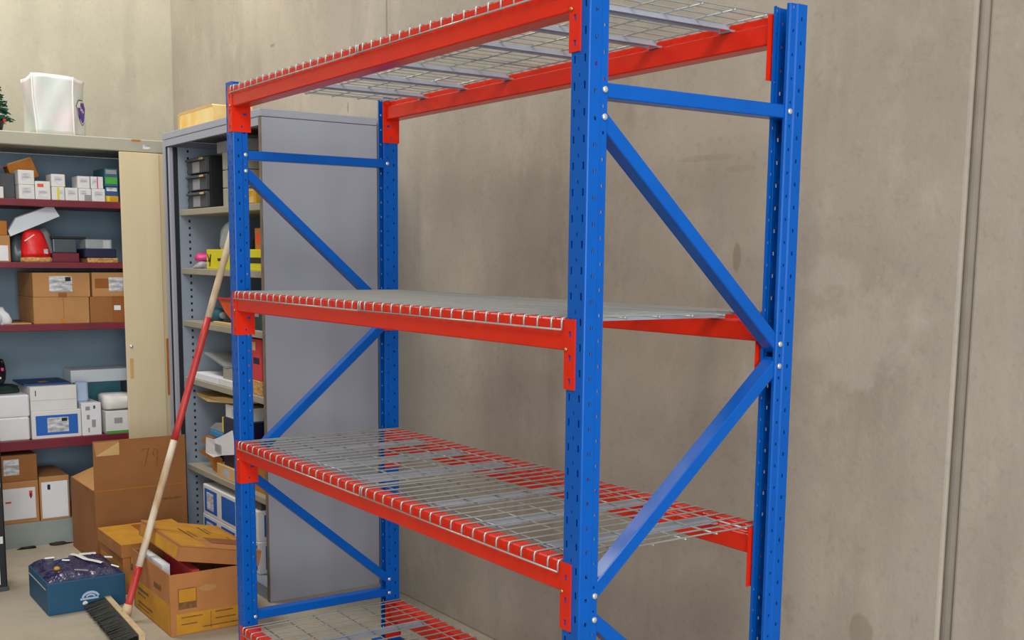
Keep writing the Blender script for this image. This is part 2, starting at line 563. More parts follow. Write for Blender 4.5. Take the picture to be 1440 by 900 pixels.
# wire decks: two on each level
DW = LB / 2 - 0.006
RW = 0.0021
def cross_wire_mesh():
    z = 0.0021
    pts = [(0, -0.0065, -0.023), (0, -0.0065, -0.004), (0, -0.0045, 0.0008), (0, 0.0, z), (0, D, z), (0, D + 0.0045, 0.0008), (0, D + 0.0065, -0.004), (0, D + 0.0065, -0.023)]
    return mesh_of(tube(bmesh.new(), pts, RW, 6), 'cross_wire', 'wire', True)
def long_wire_mesh():
    return mesh_of(tube(bmesh.new(), [(0, 0, 0), (DW, 0, 0)], RW, 6), 'long_wire', 'wire', True)
def channel_mesh():
    bm = bmesh.new()
    w = 0.015
    box(bm, -w, w, 0.053, D - 0.053, -0.0055, -0.0042)
    box(bm, -w, -w + 0.0015, 0.053, D - 0.053, -0.0150, -0.0055)
    box(bm, w - 0.0015, w, 0.053, D - 0.053, -0.0150, -0.0055)
    box(bm, -w - 0.003, -w, 0.053, D - 0.053, -0.0150, -0.0135)
    box(bm, w, w + 0.003, 0.053, D - 0.053, -0.0150, -0.0135)
    # flattened ends resting on the beam ledges
    box(bm, -w - 0.004, w + 0.004, 0.0385, 0.053, -0.0178, -0.0135)
    box(bm, -w - 0.004, w + 0.004, D - 0.053, D - 0.0385, -0.0178, -0.0135)
    return mesh_of(bm, 'support_channel', 'zinc')
CW, LW, CH = cross_wire_mesh(), long_wire_mesh(), channel_mesh()
names = {0: 'bottom level just above the floor', 1: 'second level from the bottom', 2: 'third level at eye height', 3: 'top level'}
for li, z in enumerate(LEV):
    for half in (0, 1):
        x0 = -LB + 0.003 + half * (LB / 2 - 0.001)
        t = thing('wire_deck', 'galvanised wire mesh deck on the %s, %s half' % (names[li], 'nearer right' if half else 'farther left'),
                  'mesh deck', (x0, 0, z), 'wire mesh decks on the rack')
        xs = [0.003] + [0.028 + 0.0477 * k for k in range(18)] + [DW - 0.003]
        for x in xs:
            put('cross_wire', CW, t, (x0 + x, 0, z))
        for y, zz in [(-0.0100, -0.0215), (D + 0.0100, -0.0215)] + [(0.062 + 0.0952 * k, -0.0020) for k in range(6)]:
            put('long_wire', LW, t, (x0, y, z + zz))
        for x in (0.25, 0.495, 0.74):
            put('support_channel', CH, t, (x0 + x, 0, z))

# ------------------------------------------------------------------ cabinet with maroon shelves (faces +x)
CX, CB = -3.925, -4.40
c1 = thing('storage_cabinet', 'open beige steel cabinet with maroon shelves and cream door, at the left edge', 'cabinet', (-4.16, -0.1, 0))
part('side_panel', B(CB, CX, -0.77, -0.75, 0, 1.905), 'beige', c1)
part('side_panel', B(CB, CX, 0.52, 0.54, 0, 1.905), 'beige', c1)
part('back_panel', B(CB, CB + 0.015, -0.75, 0.52, 0.03, 1.905), 'cab1in', c1)
part('lining_panel', B(CB + 0.015, CX - 0.06, 0.478, 0.49, 0.118, 1.905), 'cab1in', c1)
tp = part('top', B(CB, CX, -0.77, 0.54, 1.907, 1.968, bev=0.004), 'beige', c1)
part('number_tag', B(CX, CX + 0.0012, 0.37, 0.405, 1.922, 1.942), 'print', tp)
part('sticker', B(CX, CX + 0.0012, 0.315, 0.36, 1.957, 1.966), 'tape_o', tp)
part('plinth', B(CB, CX - 0.01, -0.75, 0.52, 0, 0.118), 'plinth', c1)
S1 = (1.661, 1.368, 1.075, 0.521)
for z, th in zip(S1, (0.032, 0.028, 0.032, 0.046)):
    part('shelf', B(CB + 0.016, CX - 0.004, -0.748, 0.470, z - th, z, bev=0.002), 'maroon', c1)
dr = part('sliding_door', B(CX - 0.004, CX + 0.008, 0.252, 0.445, 0.121, 1.904, bev=0.003, seg=2), 'cream', c1)
part('door_frame', B(CX - 0.004, CX + 0.001, 0.445, 0.520, 0.121, 1.904, bev=0.002), 'cream', c1)
lk = bmesh.new()
lathe(lk, [(0.009, 0), (0.009, 0.004), (0.006, 0.007), (0.002, 0.008)], 14)
lk.transform(Matrix.Translation((CX + 0.008, 0.278, 0.955)) @ Matrix.Rotation(math.pi / 2, 4, 'Y'))
part('lock', lk, 'bolt', dr, True)
part('sticker', B(CX + 0.008, CX + 0.0088, 0.268, 0.286, 0.795, 0.895), 'manila', dr)
part('tape_strip', B(CX + 0.001, CX + 0.002, 0.455, 0.482, 0.70, 0.99), 'tape_o', c1)

def carton(name, label, x0, x1, y0, y1, z0, z1, mt='white', cat='box', group=None, bev=0.002, parts=(), face='x'):
    """box with separate flap seam / tape / labels; parts: (name, material, u0, u1, v0, v1) as fractions of the +x (or -y) face"""
    t = thing(name, label, cat, ((x0 + x1) / 2, (y0 + y1) / 2, z0), group)
    part('body', B(x0, x1, y0, y1, z0, z1, bev=bev), mt, t)
    for k, (nm, pm, u0, u1, v0, v1) in enumerate(parts):
        e = 0.0006 * (1 + 0.5 * k)
        za, zb = z0 + (z1 - z0) * v0, z0 + (z1 - z0) * v1
        if face == 'x':
            part(nm, B(x1 - 0.0005, x1 + e, y0 + (y1 - y0) * u0, y0 + (y1 - y0) * u1, za, zb), pm, t)
        else:
            part(nm, B(x0 + (x1 - x0) * u0, x0 + (x1 - x0) * u1, y0 - e, y0 + 0.0005, za, zb), pm, t)
    return t

GW = 'small white cartons on the top maroon shelf'
FX = CX - 0.02
z = S1[0]
lab = lambda a=0.2, b=0.8, c=0.25, d=0.8: ('label', 'print', a, b, c, d)
small = [
    ('small white carton, lower one of the leftmost stacked pair on the top shelf', -0.206, -0.137, 0, 0.067, (lab(),)),
    ('small white carton, upper one of the leftmost stacked pair on the top shelf', -0.207, -0.136, 0.067, 0.134, (lab(),)),
    ('white carton with an orange label, standing alone between two stacked pairs', -0.134, -0.066, 0, 0.086, (('orange_label', 'orangep', 0.15, 0.55, 0.68, 0.86), lab(0.2, 0.8, 0.15, 0.5))),
    ('small white carton with a vertical yellow stripe, under another white carton', -0.060, -0.002, 0, 0.063, (('yellow_stripe', 'yellow', 0.40, 0.58, 0.03, 0.97), lab(0.62, 0.95))),
    ('small white carton on top of the yellow-striped carton', -0.060, 0.002, 0.063, 0.122, (lab(),)),
    ('small white carton with nothing on top, right of the yellow-striped carton', 0.001, 0.059, 0, 0.061, (lab(),)),
    ('small white carton with a grey corner, below another, left of the pink-striped stack', 0.062, 0.121, 0, 0.060, (('grey_corner', 'lgrey', 0.45, 0.97, 0.03, 0.5), lab(0.1, 0.6, 0.55, 0.85))),
    ('small white carton resting on the grey-cornered carton', 0.059, 0.116, 0.060, 0.118, (lab(),)),
    ('small white carton under the pink-striped carton', 0.124, 0.186, 0, 0.061, (lab(),)),
    ('small white carton with a vertical pink stripe, on top of its stack', 0.121, 0.179, 0.061, 0.119, (('pink_stripe', 'pink', 0.48, 0.58, 0.02, 0.98), lab(0.1, 0.42))),
    ('small white carton cut by the left edge of the picture, top shelf', -0.335, -0.273, 0, 0.053, ()),
]
for lb, a, b, dz0, dz1, ps in small:
    carton('small_carton', lb, FX - 0.11, FX, a, b, z + dz0 + 0.0003, z + dz1 - 0.0003, 'white', 'carton', GW, parts=ps)
carton('carton', 'grey-brown carton, darkened with painted shade, set back on the top maroon shelf left of white cartons', FX - 0.34, FX - 0.06, -0.275, -0.212, z, z + 0.120, 'dgrey')  # dark grey here is shadow put into the colour of a grey-brown carton
# tilted cardboard box lying on the small cartons
t = thing('cardboard_box', 'small brown cardboard box tipped at an angle behind the white cartons', 'box', (FX - 0.17, -0.115, z), rot=(math.radians(20), 0, 0))
part('body', B(-0.05, 0.05, -0.055, 0.065, 0.098, 0.190, bev=0.002), 'cardboard_o', t)
part('flap', B(-0.05, 0.05, -0.100, -0.056, 0.186, 0.189), 'cardboard_d', t)
part('flap', B(0.0505, 0.0525, -0.05, 0.06, 0.188, 0.196), 'cardboard', t)
# support for the tipped box: dark packet under it
carton('packet', 'dark packet under the tipped brown box on the top shelf', FX - 0.22, FX - 0.125, -0.15, -0.085, z, z + 0.085, 'dgrey')
carton('box', 'long flat ochre box at the bottom of the coloured stack on top shelf', FX - 0.2, FX, 0.189, 0.25, z, z + 0.030, 'ochre', parts=(('label', 'yellow', 0.1, 0.3, 0.1, 0.9),))
carton('box', 'flat dark blue box in the middle of the coloured stack on top shelf', FX - 0.2, FX - 0.002, 0.188, 0.25, z + 0.0305, z + 0.074, 'bluelid', parts=(lab(0.1, 0.9, 0.5, 0.9),))
carton('box', 'blue box with a green band, topmost of the coloured stack on top shelf', FX - 0.2, FX, 0.186, 0.25, z + 0.0745, z + 0.160, 'teal', parts=(('green_band', 'green', 0.06, 0.94, 0.15, 0.52), ('label', 'lgrey', 0.1, 0.9, 0.7, 0.93)))

# second maroon shelf
z = S1[1]
carton('cardboard_box', 'tan carton with white label at the left edge, below an orange-brown box', FX - 0.3, FX, -0.40, -0.256, z, z + 0.124, 'cardboard', parts=(('label', 'paper', 0.55, 0.93, 0.05, 0.62),))
carton('cardboard_box', 'orange-brown box standing on the labelled tan carton at the left edge', FX - 0.26, FX, -0.42, -0.266, z + 0.1245, z + 0.190, 'cardboard_o')
t = thing('foam_sheet', 'white foam sheet with cut corners leaning at a slant over the red bag', 'foam sheet', (FX - 0.055, -0.14, z))
pl = [(-0.258, 1.511), (-0.220, 1.571), (-0.077, 1.629), (-0.043, 1.6285), (-0.021, 1.587), (-0.251, 1.487)]
bm = poly_prism(bmesh.new(), [(FX - 0.012 - (zz - 1.487) * 0.25, yy, zz) for yy, zz in pl], (-0.022, 0, 0.004))
part('sheet', bm, 'foam', t)
# dark crumpled packaging holding up the sheet
def lump(name, label, cat, c, r, mt, seed, sub=3, amp=0.18, flat=0.35, group=None, boxy=1.0):
    rnd = random.Random(seed)
    t = bmesh.new()
    bmesh.ops.create_icosphere(t, subdivisions=sub, radius=1.0)
    ph = [(Vector((rnd.uniform(-1, 1), rnd.uniform(-1, 1), rnd.uniform(-1, 1))).normalized(), rnd.uniform(2.5, 7), rnd.uniform(0, 6)) for _ in range(7)]
    for v in t.verts:
        d = v.co.normalized()
        k = 1 + amp * sum(math.sin(d.dot(a) * f_ + p_) for a, f_, p_ in ph) / 3
        q = Vector([math.copysign(abs(c_) ** boxy, c_) for c_ in d]) * k
        if q.z < -flat:
            q.z = -flat
        v.co = Vector((c[0] + q.x * r[0], c[1] + q.y * r[1], c[2] + (q.z + flat) * r[2]))
    o = put(name, mesh_of(t, name, mt, True))
    return tag(o, label, cat, group)
lump('dark_bag', 'crumpled dark plastic bag behind and left of the red bag', 'bag', (FX - 0.11, -0.205, z), (0.06, 0.042, 0.095), 'smoke', 3)
lump('clear_bag', 'crumpled grey see-through bag under the slanted foam sheet', 'bag', (FX - 0.15, -0.09, z), (0.06, 0.07, 0.12), 'lgrey', 8)
t = thing('red_bag', 'bright red plastic bag with white lettering marks, on a straw-coloured base', 'bag', (FX - 0.04, -0.14, z))
bm = bmesh.new()
rings = []
prof = [(0.0, 0.066, 0.036), (0.02, 0.066, 0.037), (0.05, 0.060, 0.034), (0.085, 0.054, 0.028), (0.11, 0.046, 0.018), (0.128, 0.030, 0.008)]
for zz, ry, rx in prof:
    sh = -0.010 * (zz / 0.128) ** 2
    rings.append([bm.verts.new((FX - 0.04 + rx * (1 + 0.05 * math.sin(3 * a + zz * 70)) * math.cos(a), -0.138 + sh + ry * (1 + 0.05 * math.sin(5 * a + zz * 50)) * math.sin(a), z + 0.024 + zz)) for a in [2 * math.pi * k / 20 for k in range(20)]])
for a, b in zip(rings, rings[1:]):
    for k in range(20):
        bm.faces.new((a[k], a[(k + 1) % 20], b[(k + 1) % 20], b[k]))
bm.faces.new(rings[0][::-1]); bm.faces.new(rings[-1])
body = part('bag_body', bm, 'redp', t, True)
bm = bmesh.new()
lathe(bm, [(0.070, 0), (0.074, 0.006), (0.072, 0.018), (0.064, 0.0245)], 24)
for v in bm.verts:
    v.co = Vector((FX - 0.04 + v.co.x * 0.52, -0.135 + v.co.y * 1.0, z + v.co.z))
part('straw_base', bm, 'straw', t, True)
part('label', B(FX - 0.0115, FX - 0.006, -0.106, -0.088, z + 0.040, z + 0.062), 'print', body)
bm = poly_prism(bmesh.new(), [(FX - 0.014, -0.19, z + 0.10), (FX - 0.014, -0.186, z + 0.097), (FX - 0.018, -0.142, z + 0.128), (FX - 0.018, -0.146, z + 0.131)], (-0.02, 0, 0))
part('white_stripe', bm, 'white', body)
carton('maroon_box', 'flat maroon box under the smoky plastic tub', FX - 0.2, FX - 0.06, -0.058, 0.068, z, z + 0.045, 'maroon')
t = thing('plastic_tub', 'smoky grey plastic tub with a dark lid in the middle of second shelf', 'tub', (FX - 0.13, 0.01, z))
part('tub', B(FX - 0.2, FX - 0.07, -0.05, 0.06, z + 0.0455, z + 0.112, bev=0.006, seg=2), 'smoke', t)
part('lid', B(FX - 0.205, FX - 0.065, -0.055, 0.105, z + 0.1125, z + 0.124, bev=0.004, seg=2), 'black', t)
carton('beige_tray', 'thin beige tray under the navy block at the right end of second shelf', FX - 0.18, FX, 0.092, 0.237, z, z + 0.022, 'straw')
carton('navy_block', 'dark navy box lying on the thin beige tray', FX - 0.17, FX - 0.005, 0.080, 0.231, z + 0.0225, z + 0.066, 'navy', bev=0.004)
t = thing('clear_case', 'clear plastic case of bits standing on the dark navy box', 'case', (FX - 0.08, 0.15, z + 0.0665))
part('case', B(FX - 0.14, FX - 0.02, 0.09, 0.215, z + 0.0665, z + 0.112, bev=0.003), 'clear', t)
part('insert', B(FX - 0.055, FX - 0.03, 0.176, 0.21, z + 0.068, z + 0.108, bev=0.002), 'paper', t)
part('insert', B(FX - 0.055, FX - 0.03, 0.093, 0.108, z + 0.068, z + 0.105, bev=0.002), 'lgrey', t)

# third maroon shelf: four brown cartons
z = S1[2]
GB = 'brown cartons on the third maroon shelf'
tp_ = ('tape', 'tape', 0.43, 0.58, 0.0, 0.18)
carton('cardboard_box', 'brown carton with white address label, upper left of four on third shelf', FX - 0.34, FX, -0.165, 0.098, z + 0.1275, z + 0.244, 'cardboard', 'box', GB, parts=(tp_, ('label', 'print', 0.28, 0.68, 0.22, 0.86), ('marking', 'ink', 0.56, 0.66, 0.65, 0.82)))
carton('cardboard_box', 'plain yellowish-brown carton, lower left of four on third shelf', FX - 0.34, FX, -0.166, 0.090, z, z + 0.127, 'cardboard', 'box', GB, parts=(('tape', 'tape_o', 0.47, 0.54, 0.02, 0.22), ('seam', 'cardboard_d', 0.53, 0.536, 0.2, 1.0)))
carton('cardboard_box', 'brown carton with tape and label, upper right of four, half behind cream door', FX - 0.34, FX, 0.108, 0.37, z + 0.1275, z + 0.245, 'cardboard', 'box', GB, parts=(('tape', 'tape', 0.05, 0.30, 0.35, 0.75), ('label', 'print', 0.30, 0.62, 0.22, 0.80)))
carton('cardboard_box', 'brown carton with vertical tape, lower right of four, half behind cream door', FX - 0.34, FX, 0.094, 0.36, z, z + 0.127, 'cardboard_d', 'box', GB, parts=(('tape', 'tape', 0.40, 0.62, 0.0, 1.0), ('scuff', 'paper', 0.43, 0.55, 0.48, 0.66)))
lump('crumpled_paper', 'crumpled white paper at the left edge on third shelf', 'paper', (FX - 0.05, -0.315, z), (0.04, 0.045, 0.055), 'paper', 5, amp=0.35)
carton('paper_sheet', 'thin pale sheet lying left of the brown cartons on third shelf', FX - 0.16, FX - 0.01, -0.268, -0.175, z, z + 0.005, 'manila', 'paper')

# fourth maroon shelf
z = S1[3]
carton('paper_packet', 'lower white packet of the left pair on the fourth shelf', FX - 0.3, FX, -0.42, -0.208, z, z + 0.112, 'paper', 'packet', 'white packets on the fourth maroon shelf', bev=0.006)
carton('paper_packet', 'upper white packet of the left pair on the fourth shelf', FX - 0.3, FX - 0.003, -0.42, -0.204, z + 0.1125, z + 0.218, 'paper', 'packet', 'white packets on the fourth maroon shelf', bev=0.006)
carton('blue_label_box', 'white box with a big blue panel and label on fourth shelf', FX - 0.3, FX, -0.199, 0.030, z, z + 0.134, 'white', parts=(('blue_panel', 'bluep', 0.08, 0.93, 0.12, 0.84), ('label', 'print', 0.31, 0.74, 0.22, 0.75), ('marking', 'ink', 0.60, 0.71, 0.60, 0.72)))
carton('white_box', 'plain white box on top of the blue-panelled box', FX - 0.3, FX - 0.004, -0.199, 0.015, z + 0.1345, z + 0.253, 'white', parts=(('marking', 'ink', 0.10, 0.12, 0.62, 0.85), ('seam', 'lgrey', 0.0, 1.0, 0.44, 0.448)))
t = thing('blue_folder', 'dark blue folder lying flat on the plain white box', 'folder', (FX - 0.16, -0.1, z + 0.2535))
part('cover', B(FX - 0.32, FX - 0.06, -0.215, 0.005, z + 0.2535, z + 0.262, bev=0.002), 'bluelid', t)
part('badge', B(FX - 0.17, FX - 0.12, -0.13, -0.09, z + 0.2622, z + 0.2626), 'ochre', t)
carton('white_box', 'narrow white box with scattered grey marks beside the blue-panelled box', FX - 0.25, FX + 0.002, 0.033, 0.126, z, z + 0.160, 'paper', parts=(('marking', 'lgrey', 0.2, 0.42, 0.78, 0.9), ('marking', 'dgrey', 0.6, 0.7, 0.82, 0.92), ('marking', 'lgrey', 0.25, 0.4, 0.5, 0.64), ('marking', 'lgrey', 0.5, 0.7, 0.25, 0.48), ('marking', 'lgrey', 0.3, 0.38, 0.1, 0.24)))
carton('pale_blue_box', 'pale blue slim box standing on the narrow white box', FX - 0.09, FX - 0.06, 0.024, 0.085, z + 0.1605, z + 0.262, 'paleblue', bev=0.008)
carton('green_edged_box', 'white box with a green lower edge next to the cream door', FX - 0.25, FX, 0.148, 0.35, z, z + 0.112, 'white', parts=(('green_band', 'green', 0.0, 1.0, 0.0, 0.12), ('marking', 'lgrey', 0.2, 0.4, 0.45, 0.7)))
lump('plastic_packet', 'shiny white plastic packet on the green-edged box', 'packet', (FX - 0.08, 0.225, z + 0.1125), (0.080, 0.085, 0.042), 'bagseam', 12, amp=0.10, flat=0.9, boxy=0.45)
carton('teal_box', 'dark teal box set back behind the green-edged box', FX - 0.4, FX - 0.26, 0.06, 0.30, z, z + 0.235, 'teal')
carton('flat_white_box', 'flat white box lying on the dark teal box', FX - 0.4, FX - 0.255, 0.05, 0.34, z + 0.2355, z + 0.300, 'foam')
lump('dark_green_bag', 'dark green cloth bag lying on the white packets', 'bag', (FX - 0.17, -0.335, z + 0.2185), (0.10, 0.13, 0.032), 'dgreen', 21, amp=0.2, flat=0.4)
t = thing('black_glove', 'black glove with pink and white marks at the left edge of the cabinet', 'glove', (FX - 0.05, -0.345, z + 0.26))
bm = bmesh.new()
bmesh.ops.create_icosphere(bm, subdivisions=3, radius=1.0)
for v in bm.verts:
    d = v.co.normalized()
    k = 1 + 0.12 * math.sin(5 * d.y + 1) * math.cos(4 * d.z)
    v.co = Vector((FX - 0.09 + d.x * 0.05 * k, -0.345 + d.y * 0.062 * k, z + 0.325 + d.z * 0.068 * k))
gb = part('palm', bm, 'black', t, True)
for k in range(4):
    yy = -0.378 + 0.02 * k
    part('finger', tube(bmesh.new(), [(FX - 0.05, yy, z + 0.35), (FX - 0.035, yy + 0.004, z + 0.385), (FX - 0.02, yy + 0.006, z + 0.375)], 0.011, 8, 0.008), 'black', t, True)
part('pink_mark', B(FX - 0.036, FX - 0.028, -0.318, -0.306, z + 0.335, z + 0.350, bev=0.001), 'pink', gb)
part('white_mark', B(FX - 0.039, FX - 0.031, -0.340, -0.318, z + 0.297, z + 0.306, bev=0.001), 'white', gb)

# bottom of the cabinet
z = 0.1185
carton('cardboard_box', 'brown carton with large white sheet and red emblem, bottom of cabinet at left', FX - 0.32, FX, -0.40, -0.183, z, z + 0.205, 'cardboard', parts=(('sheet', 'paper', 0.22, 0.93, 0.10, 0.84), ('emblem', 'orangep', 0.80, 0.87, 0.62, 0.76), ('emblem_centre', 'navy', 0.82, 0.85, 0.58, 0.70), ('red_line', 'redcard', 0.30, 0.42, 0.50, 0.54)))
carton('cardboard_box', 'smaller brown carton with white label, resting on the emblem carton', FX - 0.32, FX, -0.40, -0.184, z + 0.2055, z + 0.333, 'cardboard_d', parts=(('label', 'print', 0.30, 0.62, 0.25, 0.85),))
carton('cardboard_box', 'brown carton with large white sheet and small dark logo, beside the emblem carton', FX - 0.32, FX, -0.178, -0.040, z, z + 0.215, 'cardboard', parts=(('sheet', 'paper', 0.06, 0.94, 0.05, 0.88), ('logo', 'navy', 0.26, 0.36, 0.70, 0.82)))

# ------------------------------------------------------------------ on top of the first cabinet
zt = 1.9685
t = thing('plastic_bag', 'white plastic carrier bag with a purple diamond logo on top of the cabinet', 'bag', (-4.08, -0.02, zt))
bm = bmesh.new()
NS, NR = 60, 14
yc, xc = -0.002, -4.085
# plan outline: flat near face, chamfered face towards the wall corner, gusset towards -y
plan = [(1.0, -1.0), (1.0, 0.50), (0.35, 1.18), (-0.7, 1.10), (-1.0, 0.8), (-1.0, -1.0)]
def plan_at(s_):
    seg = []
    for k in range(len(plan)):
        a, b = Vector(plan[k]), Vector(plan[(k + 1) % len(plan)])
        seg.append((a, b, (b - a).length))
    tot = sum(q[2] for q in seg)
    d = (s_ % 1.0) * tot
    for a, b, l in seg:
        if d <= l:
            return a + (b - a) * d / l
        d -= l
    return Vector(plan[0])
OUT = [plan_at(k / NS) for k in range(NS)]
OUT = [(OUT[k - 1] + OUT[k] * 2 + OUT[(k + 1) % NS]) / 4 for k in range(NS)]
_tot = sum((Vector(plan[(k + 1) % 6]) - Vector(plan[k])).length for k in range(6))
S_A, S_B = 0.0, 1.50 / _tot
S_C = S_B + (Vector(plan[2]) - Vector(plan[1])).length / _tot
rings = []
for i in range(NR + 1):
    h = i / NR
    ring = []
    for k in range(NS):
        u_, v_ = OUT[k].x, OUT[k].y
        a = 2 * math.pi * k / NS
        rx, ry = 0.138 - 0.030 * h, 0.114 + 0.010 * h
        pinch = 1 - 0.05 * math.sin(math.pi * h) * (1 if v_ > 0.3 else 0.2)
        wv = 1 + 0.022 * math.sin(3 * a + 5 * h) + 0.018 * math.sin(8 * a - 7 * h) + 0.03 * h * math.sin(5 * a + 1)
        ring.append(bm.verts.new((xc + u_ * rx * wv, yc + v_ * ry * pinch * wv, zt + 0.272 * h + 0.008 * h * math.sin(2 * a + 0.6))))
    rings.append(ring)
for a, b in zip(rings, rings[1:]):
    for k in range(NS):
        bm.faces.new((a[k], a[(k + 1) % NS], b[(k + 1) % NS], b[k]))
bm.faces.new(rings[0][::-1])
# folded-in rim
inner = [bm.verts.new((xc + (v.co.x - xc) * 0.94, yc + (v.co.y - yc) * 0.94, v.co.z - 0.05)) for v in rings[-1]]
for k in range(NS):
    bm.faces.new((rings[-1][k], rings[-1][(k + 1) % NS], inner[(k + 1) % NS], inner[k]))
bm.faces.new(inner)
def ring_pos(s_):
    k = int(round(s_ * NS)) % NS
    return [r[k].co.copy() for r in rings]
seam_a = ring_pos(S_A)
seam_b = ring_pos(S_B)
bagb = part('bag_body', bm, 'bag', t, True)
for sm in (seam_a, seam_b):
    part('edge_fold', tube(bmesh.new(), [p + Vector((0.001, 0, 0)) for p in sm], 0.0042, 8), 'bagseam', t, True)
def ring_pos_cache(s_, h):
    h = min(max(h, 0), 1)
    i = min(int(h * NR), NR - 1)
    f = h * NR - i
    kk = s_ * NS
    k0 = int(kk)
    g = kk - k0
    P = lambda i_, k_: RP[i_][k_ % NS]
    return (P(i, k0) * (1 - g) + P(i, k0 + 1) * g) * (1 - f) + (P(i + 1, k0) * (1 - g) + P(i + 1, k0 + 1) * g) * f
RP = [[Vector((v[0], v[1], v[2])) for v in ring] for ring in [[(bagb.data.vertices[i * NS + k].co + WL[t.name]) for k in range(NS)] for i in range(NR + 1)]]
def decal(name, outline, mt, parent, lift):
    bm = bmesh.new()
    ctr = Vector((xc, yc, 0))
    vs = []
    for (u_, v_) in outline:
        p = ring_pos_cache(S_B + (0.12 + 0.95 * u_) * (S_C - S_B), v_)
        o_ = Vector((p.x - xc, p.y - yc, 0)).normalized()
        vs.append(p + o_ * lift)
    poly_prism(bm, vs, Vector((0.0006, 0.0010, 0)))
    return part(name, bm, mt, parent)
dm = [(0.08, 0.52), (0.25, 0.64), (0.6, 0.66), (0.95, 0.60), (1.0, 0.5), (0.75, 0.25), (0.62, 0.2), (0.4, 0.32)]
decal('logo_outline', dm, 'ink', bagb, 0.001)
decal('logo_ground', [(0.55 + (a - 0.55) * 0.92, 0.44 + (b - 0.44) * 0.92) for a, b in dm], 'bagseam', bagb, 0.0022)
decal('logo', [(0.15, 0.50), (0.35, 0.50), (0.45, 0.60), (0.75, 0.61), (0.93, 0.52), (0.70, 0.27), (0.60, 0.24), (0.38, 0.35)], 'purple', bagb, 0.0034)
decal('logo_mark', [(0.38, 0.47), (0.55, 0.50), (0.72, 0.46), (0.66, 0.40), (0.55, 0.43), (0.50, 0.37)], 'white', bagb, 0.0046)

t = thing('christmas_tree', 'small dark green artificial tree in a black pot at the left edge', 'tree', (-4.05, -0.287, zt))
bm = bmesh.new()
lathe(bm, [(0.040, 0), (0.052, 0.05), (0.054, 0.055)], 16, (-4.05, -0.287, zt))
part('pot', bm, 'black', t, True)
part('trunk', tube(bmesh.new(), [(-4.05, -0.287, zt + 0.03), (-4.05, -0.287, zt + 0.24)], 0.006, 8), 'bristle', t)
rnd = random.Random(4)
for tier in range(6):
    zz = zt + 0.062 + 0.034 * tier
    rr = 0.080 * (1 - tier / 7.5)
    bm = bmesh.new()
    for k in range(46):
        a = 2 * math.pi * k / 46 + rnd.uniform(-.1, .1)
        L_ = rr * rnd.uniform(0.75, 1.08)
        p0 = Vector((-4.05, -0.287, zz + 0.012))
        p1 = p0 + Vector((L_ * math.cos(a), L_ * math.sin(a), -0.014 + rnd.uniform(-.008, .012)))
        d = p1 - p0
        for s_ in range(5):
            f = 0.3 + 0.7 * s_ / 4
            c_ = p0 + d * f
            n_ = Vector((-d.y, d.x, 0)).normalized()
            for sg in (-1, 1):
                tip = c_ + d * 0.18 + n_ * sg * 0.014 + Vector((0, 0, rnd.uniform(-.006, .008)))
                v1, v2, v3 = bm.verts.new(c_ + Vector((0, 0, .0045))), bm.verts.new(c_ - Vector((0, 0, .0045))), bm.verts.new(tip)
                bm.faces.new((v1, v2, v3))
    o = part('branch_tier', bm, 'pine', t)
bm = bmesh.new()
bmesh.ops.create_icosphere(bm, subdivisions=2, radius=0.008, matrix=Matrix.Translation((-3.99, -0.245, zt + 0.050)))
part('berry', bm, 'redp', t, True)

# ------------------------------------------------------------------ grey cabinet against the back wall (faces -y)
X0, X1, Y0, Y1, ZT = -3.66, -2.465, 0.382, 0.888, 1.975
c2 = thing('steel_cabinet', 'tall open lavender-grey steel cabinet with crowded shelves behind the rack', 'cabinet', (-3.06, 0.63, 0))
part('side_panel', B(X1 - 0.018, X1, Y0 + 0.004, Y1, 0.0, ZT - 0.032, bev=0.001), 'greycab', c2)
part('front_edge', B(X1 - 0.022, X1 - 0.001, Y0, Y0 + 0.004, 0.0, ZT - 0.032), 'edge2', c2)
part('side_panel', B(X0, X0 + 0.018, Y0 + 0.004, Y1, 0.0, ZT - 0.032), 'greycab', c2)
part('back_panel', B(X0 + 0.018, X1 - 0.018, Y1 - 0.015, Y1, 0.0, ZT - 0.032), 'greycab_in', c2)
part('top', B(X0, X1 + 0.001, Y0, Y1, ZT - 0.030, ZT, bev=0.002), 'greycab', c2)
part('top_rail', B(X0 + 0.03, X1 - 0.022, Y0 + 0.002, Y0 + 0.02, ZT - 0.062, ZT - 0.031), 'greycab', c2)
part('front_post', B(X0, X0 + 0.034, Y0, Y0 + 0.004, 0.0, ZT - 0.031), 'greycab', c2)
part('door_track', B(X0 + 0.040, X0 + 0.046, Y0 + 0.004, Y0 + 0.03, 0.02, ZT - 0.065), 'darkgap', c2)
rd = part('rolled_door', B(X0 + 0.050, X0 + 0.066, Y0 + 0.006, Y0 + 0.028, 0.02, ZT - 0.065, bev=0.004, seg=2), 'greycab', c2)
part('door_gap_shade', B(X0 + 0.068, X0 + 0.072, Y0 + 0.026, Y0 + 0.044, 0.02, ZT - 0.065), 'darkgap', c2)  # solid dark strip painted as the shade of the gap
